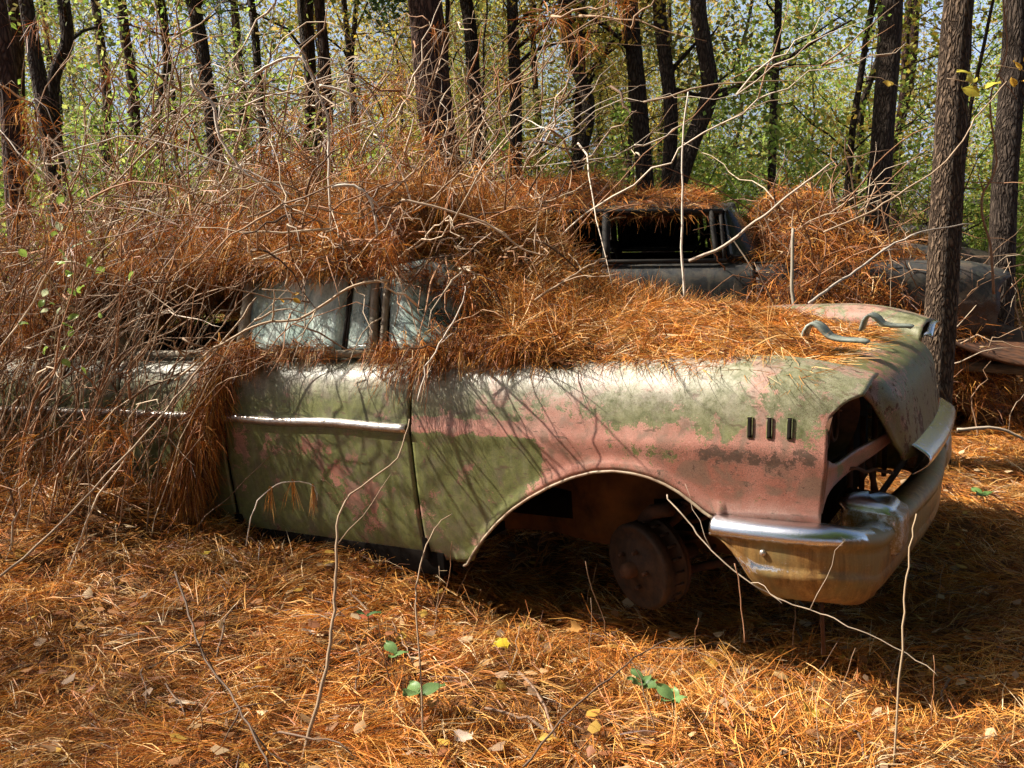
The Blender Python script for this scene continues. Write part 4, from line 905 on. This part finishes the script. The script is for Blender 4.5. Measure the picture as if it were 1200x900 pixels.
# ================================================================== trees
LEAFSETS = {'green': [(.30,.44,.07), (.42,.54,.10), (.20,.31,.06), (.50,.54,.14)], 'yellow': [(.58,.48,.08), (.64,.44,.06), (.46,.46,.10), (.48,.32,.08)],
            'olive': [(.30,.32,.08), (.38,.34,.11), (.2,.23,.06), (.42,.31,.12)], 'pine': [(.07,.13,.035), (.10,.17,.045), (.13,.19,.06)], 'brown': [(.30,.17,.07), (.24,.12,.05), (.38,.24,.10)]}
def crown_leaves(Pn, n, size, key, spread):
    wt = rng.random(len(Pn))**6; k = rng.choice(len(Pn), n, p=wt/wt.sum()); cl = rng.normal(0, 1, (len(Pn), 3))*.1
    P = Pn[k]+rng.normal(0, spread, (n, 3))+cl[k]
    return leaves(P, size, LEAFSETS[key], .25, .6, .2)
def branch_out(b, P, r, level, tips, colr=None, length=1.2, n=5, k=5, up=.25, start=.3):
    m = len(P)
    for _ in range(n):
        i = int(rng.uniform(start, .97)*(m-1)); q = P[i]; rr = np.interp(i, [0, m-1], [r, r*.3])*.3
        T = unit(P[min(i+1, m-1)]-P[max(i-1, 0)]); d = unit(np.cross(T, rng.normal(0, 1, 3))+T*rng.uniform(.1, .7)+np.array([0, 0, up])); L_ = length*rng.uniform(.5, 1.3)
        S_ = stem_path(q, q+d*L_, rng.uniform(-.08, .12)*L_, .035*L_, 7); b.tube(S_, np.linspace(rr, rr*.3, 7), k); tips.append(S_[2:])
        if level > 1: branch_out(b, S_, rr, level-1, tips, None, length*.5, max(2, n//2), 4, up*.5, .25)
def tree(name, label, P, r, mat, leafkey=None, nleaf=0, lsize=.06, crown_from=None, limbs=6, length=1.4, levels=2, group=None, cat='tree', parent_extra=None, rough=.06, sides=10, start=.35, spread=.12):
    root = bpy.data.objects.new(name, None); COL.objects.link(root); base = np.array(P[0]); root.location = base.tolist(); tag(root, label, cat, group)
    Pl = np.asarray(P)-base; b = MB(); n = len(Pl); rr = np.asarray(r)*(1+.0*Pl[:, 2])
    k = sides; T = np.gradient(Pl, axis=0); T /= np.linalg.norm(T, axis=1)[:, None]; A = np.cross(T, [1, .3, 0]); A /= np.linalg.norm(A, axis=1)[:, None]; B_ = np.cross(T, A)
    th = np.arange(k)*2*math.pi/k; ph = rng.random(3)*6
    mod = 1+rough*(np.sin(3*th[None]+ph[0]+Pl[:, 2:3]*1.3)+.7*np.sin(5*th[None]+ph[1]-Pl[:, 2:3]*2.1))
    b.grid(Pl[:, None]+(rr[:, None]*mod)[..., None]*(A[:, None]*np.cos(th)[None, :, None]+B_[:, None]*np.sin(th)[None, :, None]), True)
    tips = []; branch_out(b, Pl, float(rr[0]), levels, tips, None, length, limbs, 5, .25, start)
    b.build('trunk', mat, root)
    if leafkey:
        V, Q, c = crown_leaves(np.concatenate(tips), nleaf, lsize, leafkey, spread); o = link('crown', quads('crown', V, Q, c), M_leaf, root, False)
    return root
def trunk_path(pix, d, H, bend=.12, n=26):
    W_ = [at(x, y, d) for x, y in pix]; z0 = float(height(W_[0][0], W_[0][1]))-.05
    b0 = W_[0].copy(); b0[:2] += (W_[0]-W_[1])[:2]/max(.1, (W_[1][2]-W_[0][2]))*(W_[0][2]-z0); b0[2] = z0; 
    if W_[0][2]-z0 < .15: W_ = W_[1:]
    P = [b0]+W_; d_ = unit(P[-1]-P[-2])
    while P[-1][2] < H: d_ = unit(d_+rng.normal(0, bend, 3)*np.array([1, 1, 0])+np.array([0, 0, .1])); P.append(P[-1]+d_*1.2)
    return smooth_path(np.array(P), 6)
def radii(P, w_px, d, flare=1.35):
    r = w_px*.5*d/F_PX; z = P[:, 2]-P[0, 2]; return r*(1+(flare-1)*np.exp(-z/.25))*np.interp(z, [0, 3, 14], [.90, .80, .35])
TR = [ # label, pixels base->top, depth, width px, height, bark, leaf, n leaves, limbs
 ('thick red brown pine rising behind the straw heap', [(524,215),(508,120),(497,0)], 8.8, 50, 13, 'red', 'pine', 5000, 8),
 ('slim dark trunk just right of the thick pine', [(562,215),(556,100),(546,0)], 10, 20, 11, 'dark', 'olive', 3000, 9),
 ('dark straight trunk midway between the thick pine and the leaning pair', [(605,240),(604,120),(600,0)], 9.5, 17, 11, 'dark', 'yellow', 3000, 9),
 ('dark trunk with a fork behind the tall bleached stem', [(664,240),(690,130),(668,60),(660,0)], 11, 19, 10, 'dark', 'olive', 3000, 9),
 ('straight dark trunk left of the leaning curved trunk', [(757,225),(748,120),(738,0)], 10, 24, 12, 'dark', 'yellow', 3000, 9),
 ('dark trunk touching the curved leaning trunk at its foot', [(783,222),(786,130),(778,60),(772,0)], 9.6, 20, 11, 'dark', 'olive', 2500, 8),
 ('curved leaning trunk that sweeps up to the right over the black wreck', [(793,222),(812,165),(832,110),(826,55),(818,0)], 9.4, 24, 11, 'dark', 'green', 2500, 7),
 ('slender straight sapling trunk alone against bright green leaves', [(904,225),(907,120),(912,0)], 11, 11, 9, 'dark', 'green', 2200, 12),
 ('straight dark trunk between the pale wreck and the slender sapling', [(1027,262),(1036,140),(1046,0)], 9.0, 31, 13, 'dark', 'green', 4000, 9),
 ('near grey ridged trunk rooted beside the front of the nearest car', [(1092,500),(1100,400),(1105,300),(1112,170),(1124,0)], 5.4, 41, 12, 'grey', 'yellow', 3000, 7),
 ('dark trunk with vines at the right edge behind the near grey one', [(1172,330),(1178,200),(1190,0)], 7.8, 34, 12, 'dark', 'green', 3500, 9),
 ('dark trunk leaning left near the upper left corner', [(62,210),(48,110),(30,0)], 8.5, 20, 10, 'dark', 'olive', 2500, 9),
 ('crooked dark trunk crossing the leaning one at upper left', [(68,205),(62,100),(78,50),(74,0)], 8.7, 18, 10, 'dark', 'olive', 2500, 9),
 ('reddish trunk at the far left edge of the thicket', [(18,230),(10,110),(-4,0)], 7.5, 26, 10, 'red', 'brown', 2500, 9),
 ('straight dark trunk leaning left above the bleached branches', [(256,210),(243,100),(226,0)], 9.5, 20, 12, 'dark', 'olive', 2500, 10),
 ('thin dark trunk right of the one above the bleached branches', [(312,200),(303,90),(294,0)], 11, 12, 11, 'dark', 'yellow', 2500, 9),
 ('thin dark trunk left of a similar pair behind the heap', [(368,200),(362,90),(353,0)], 11.5, 13, 11, 'dark', 'olive', 2500, 9),
 ('brown trunk right of a similar thin one behind the heap', [(386,200),(382,90),(374,0)], 10.5, 16, 12, 'red', 'olive', 2500, 9),
 ('faint thin trunk close left of the thick pine', [(420,200),(412,90),(403,0)], 14, 9, 11, 'dark', 'yellow', 2500, 9),
]
BK = {'red': M_bark_red, 'dark': M_bark_dark, 'grey': M_bark_grey}
for lab, pix, d, w_, H_, bk, lk, nl, nb in TR:
    P = trunk_path(pix, d, H_); tree('pine_tree' if lk == 'pine' else 'tree', lab, P, radii(P, w_, d), BK[bk], lk, nl, .05+.002*d, limbs=nb+3, length=1.5 if d > 7 else .9, start=.22 if d > 8 else .5, sides=16)
# bare and leafy trees deeper in the woods: a few grown, then copied
def copy_tree(o, loc, rz, s):
    r = o.copy(); COL.objects.link(r); r.location = loc; r.rotation_euler = (rng.normal(0, .03), rng.normal(0, .03), rz); r.scale = (s, s, s)
    for ch in list(o.children): c = ch.copy(); COL.objects.link(c); c.parent = r
    return r
def upright(H, lean=.06, n=16):
    z = np.linspace(0, H, n); return np.stack([np.cumsum(rng.normal(0, lean, n)), np.cumsum(rng.normal(0, lean, n)), z], -1)
KINDS = [('tree', 'slim forest tree with a loose yellow green crown deep in the woods', 'yellow', 9, .055, 5500, 26, 1.9, 'dark', .12), ('tree', 'slim forest tree with a loose green crown deep in the woods', 'green', 10, .06, 7500, 26, 2.0, 'dark', .12),
         ('tree', 'slim forest tree with an olive crown deep in the woods', 'olive', 8, .05, 4500, 24, 1.8, 'dark', .10), ('pine_tree', 'tall bare stemmed pine deep in the woods', 'pine', 15, .13, 7000, 22, 2.2, 'red', .5), ('tree', 'leafless grey brown tree with many fine branches deep in the woods', None, 8, .05, 0, 30, 1.8, 'grey', .1)]
protos = []
for nm, lab, lk, H_, r0, nl, nb, ln, bk, st in KINDS:
    P = upright(H_); P = smooth_path(P, 2); r = np.linspace(r0, r0*.25, len(P))
    protos.append(tree(nm, lab, P, r, BK[bk], lk, nl, .085, limbs=nb, length=ln, levels=3, group='slim trees deep in the woods', start=st, sides=8, spread=.20))
cnt = [0]*5
def place(kind, x, y, s):
    z = float(height(x, y))-.05; loc = (x, y, z)
    if cnt[kind] == 0: o = protos[kind]; o.location = loc; o.scale = (s, s, s)
    else: copy_tree(protos[kind], loc, rng.uniform(0, 6.28), s)
    cnt[kind] += 1
g2 = np.random.default_rng(5); spots = []
while len(spots) < 158:
    y = 10+38*g2.random()**1.1; x = g2.uniform(-.88, .88)*y
    if any((x-a)**2+(y-b_)**2 < 1.3 for a, b_ in spots): continue
    px = 600+F_PX*x/y
    spots.append((x, y))
    k = g2.choice(5, p=[.24, .27, .19, .14, .16]) if y > 13 else g2.choice(5, p=[.1, .05, .2, .1, .55])
    if 820 < px < 1010 and y > 12: k = g2.choice([1, 1, 0])
    place(int(k), x, y, g2.uniform(.6, 1.15))
# unseen trees added round and behind the viewpoint to hold back sky light
Pb = smooth_path(upright(11), 2); broad = tree('tree', 'unseen broad crowned tree added behind the viewpoint to block sky light', Pb, np.linspace(.16, .04, len(Pb)), M_bark_dark, 'pine', 9000, .24, limbs=26, length=2.6, levels=2, group='unseen broad trees added to block sky light', start=.25, sides=8, spread=.45)
for q, (x, y) in enumerate([(5.8, 1.2), (6.8, -1.5), (4.2, -3.6), (.5, -4.2), (-2.6, -4.4), (-5.6, -5.5), (9, -4), (2.2, -7), (-2, -8), (5.5, -7.5), (11, 0), (-8.5, -7.5), (1.5, -1.9)]):
    if q == 0: broad.location = (x, y, 0)
    else: copy_tree(broad, (x, y, 0), rng.uniform(0, 6.3), rng.uniform(.85, 1.15))
for x, y in [(4.5, -5.5)]:
    place(int(g2.choice([0, 1, 1, 3])), x, y, 1.0)  # one more unseen tree added to cut sky light
place(4, -6.4, 3.9, .8); place(2, -7.6, 3.2, .8); place(4, -5.2, 4.9, .7)  # unseen trees added left of view to cast dappled shade
# undergrowth
def shrub(label, lk, H_, nl, ns, ls, col):
    root = bpy.data.objects.new('shrub', None); COL.objects.link(root); tag(root, label, 'shrub', 'shrubs and brush under the trees')
    b = MB(); tips = []
    for _ in range(ns):
        d = np.array([rng.normal(0, .45), rng.normal(0, .45), 1.])*H_*rng.uniform(.5, 1.1); P = stem_path((rng.normal(0, .1), rng.normal(0, .1), -.05), d, rng.uniform(0, .2), .05, 10); b.tube(P, np.linspace(.011, .003, 10), 4, col); tips.append(P[3:]); branch_out(b, P, .010, 2, tips, None, .6, 5, 3, .1, .25)
    for i in range(len(b.C)): b.C[i] = np.tile(np.array(col)*rng.uniform(.8, 1.2), (len(b.V[i]), 1))
    b.build('stem', M_twig, root, True, True)
    if nl: V, Q, c = crown_leaves(np.concatenate(tips), nl, ls, lk, .07); link('foliage', quads('foliage', V, Q, c), M_leaf, root, False)
    return root
sp = [shrub('leafless tan brush under the far trees', None, 2.0, 0, 16, 0, (.26,.19,.12)), shrub('green leafy shrub under the far trees', 'green', 2.2, 5000, 12, .06, (.14,.10,.06)), shrub('yellowing shrub under the far trees', 'yellow', 1.9, 3500, 12, .055, (.18,.13,.08)), shrub('brown brush with withered leaves under the far trees', 'brown', 1.6, 1800, 16, .05, (.22,.14,.08))]
cs = [0]*4
for i in range(120):
    y = 8.5+24*g2.random()**1.1; x = g2.uniform(-.66, .66)*y; k = g2.choice(4, p=[.40, .24, .20, .16] if x < 0 else [.28, .36, .20, .16])
    if y < 11 and -.2*y < x: 
        if x > .1*y: continue
    s = g2.uniform(.6, 1.15); loc = (x, y, float(height(x, y)))
    if cs[k] == 0: sp[k].location = loc; sp[k].scale = (s, s, s)
    else: copy_tree(sp[k], loc, g2.uniform(0, 6.28), s)
    cs[k] += 1
# the far wood beyond
m = 2600; yc = rng.uniform(44, 72, m); xc = rng.uniform(-1.35, 1.35, m)*yc; zc = (7+11*vnoise(xc*.09+3, yc*.05))*rng.random(m)**.8; rc = rng.uniform(.5, 1.7, m)
k = np.repeat(np.arange(m), 55); n = len(k); Pw = np.stack([xc[k], yc[k], zc[k]], -1)+rng.normal(0, 1, (n, 3))*rc[k][:, None]*np.array([1, 1, .55]); Pw[:, 2] = np.abs(Pw[:, 2])
V, Q, c = leaves(Pw, .26, LEAFSETS['green']+LEAFSETS['yellow']+LEAFSETS['olive'], .2, .6, .2); c = c*np.repeat(rng.uniform(.6, 1.3, m)[k], 4)[:, None]
tag(link('distant_woods', quads('distant_woods', V, Q, c), M_leaf, None, False), 'far mass of green and yellow woodland beyond the trees', kind='stuff')
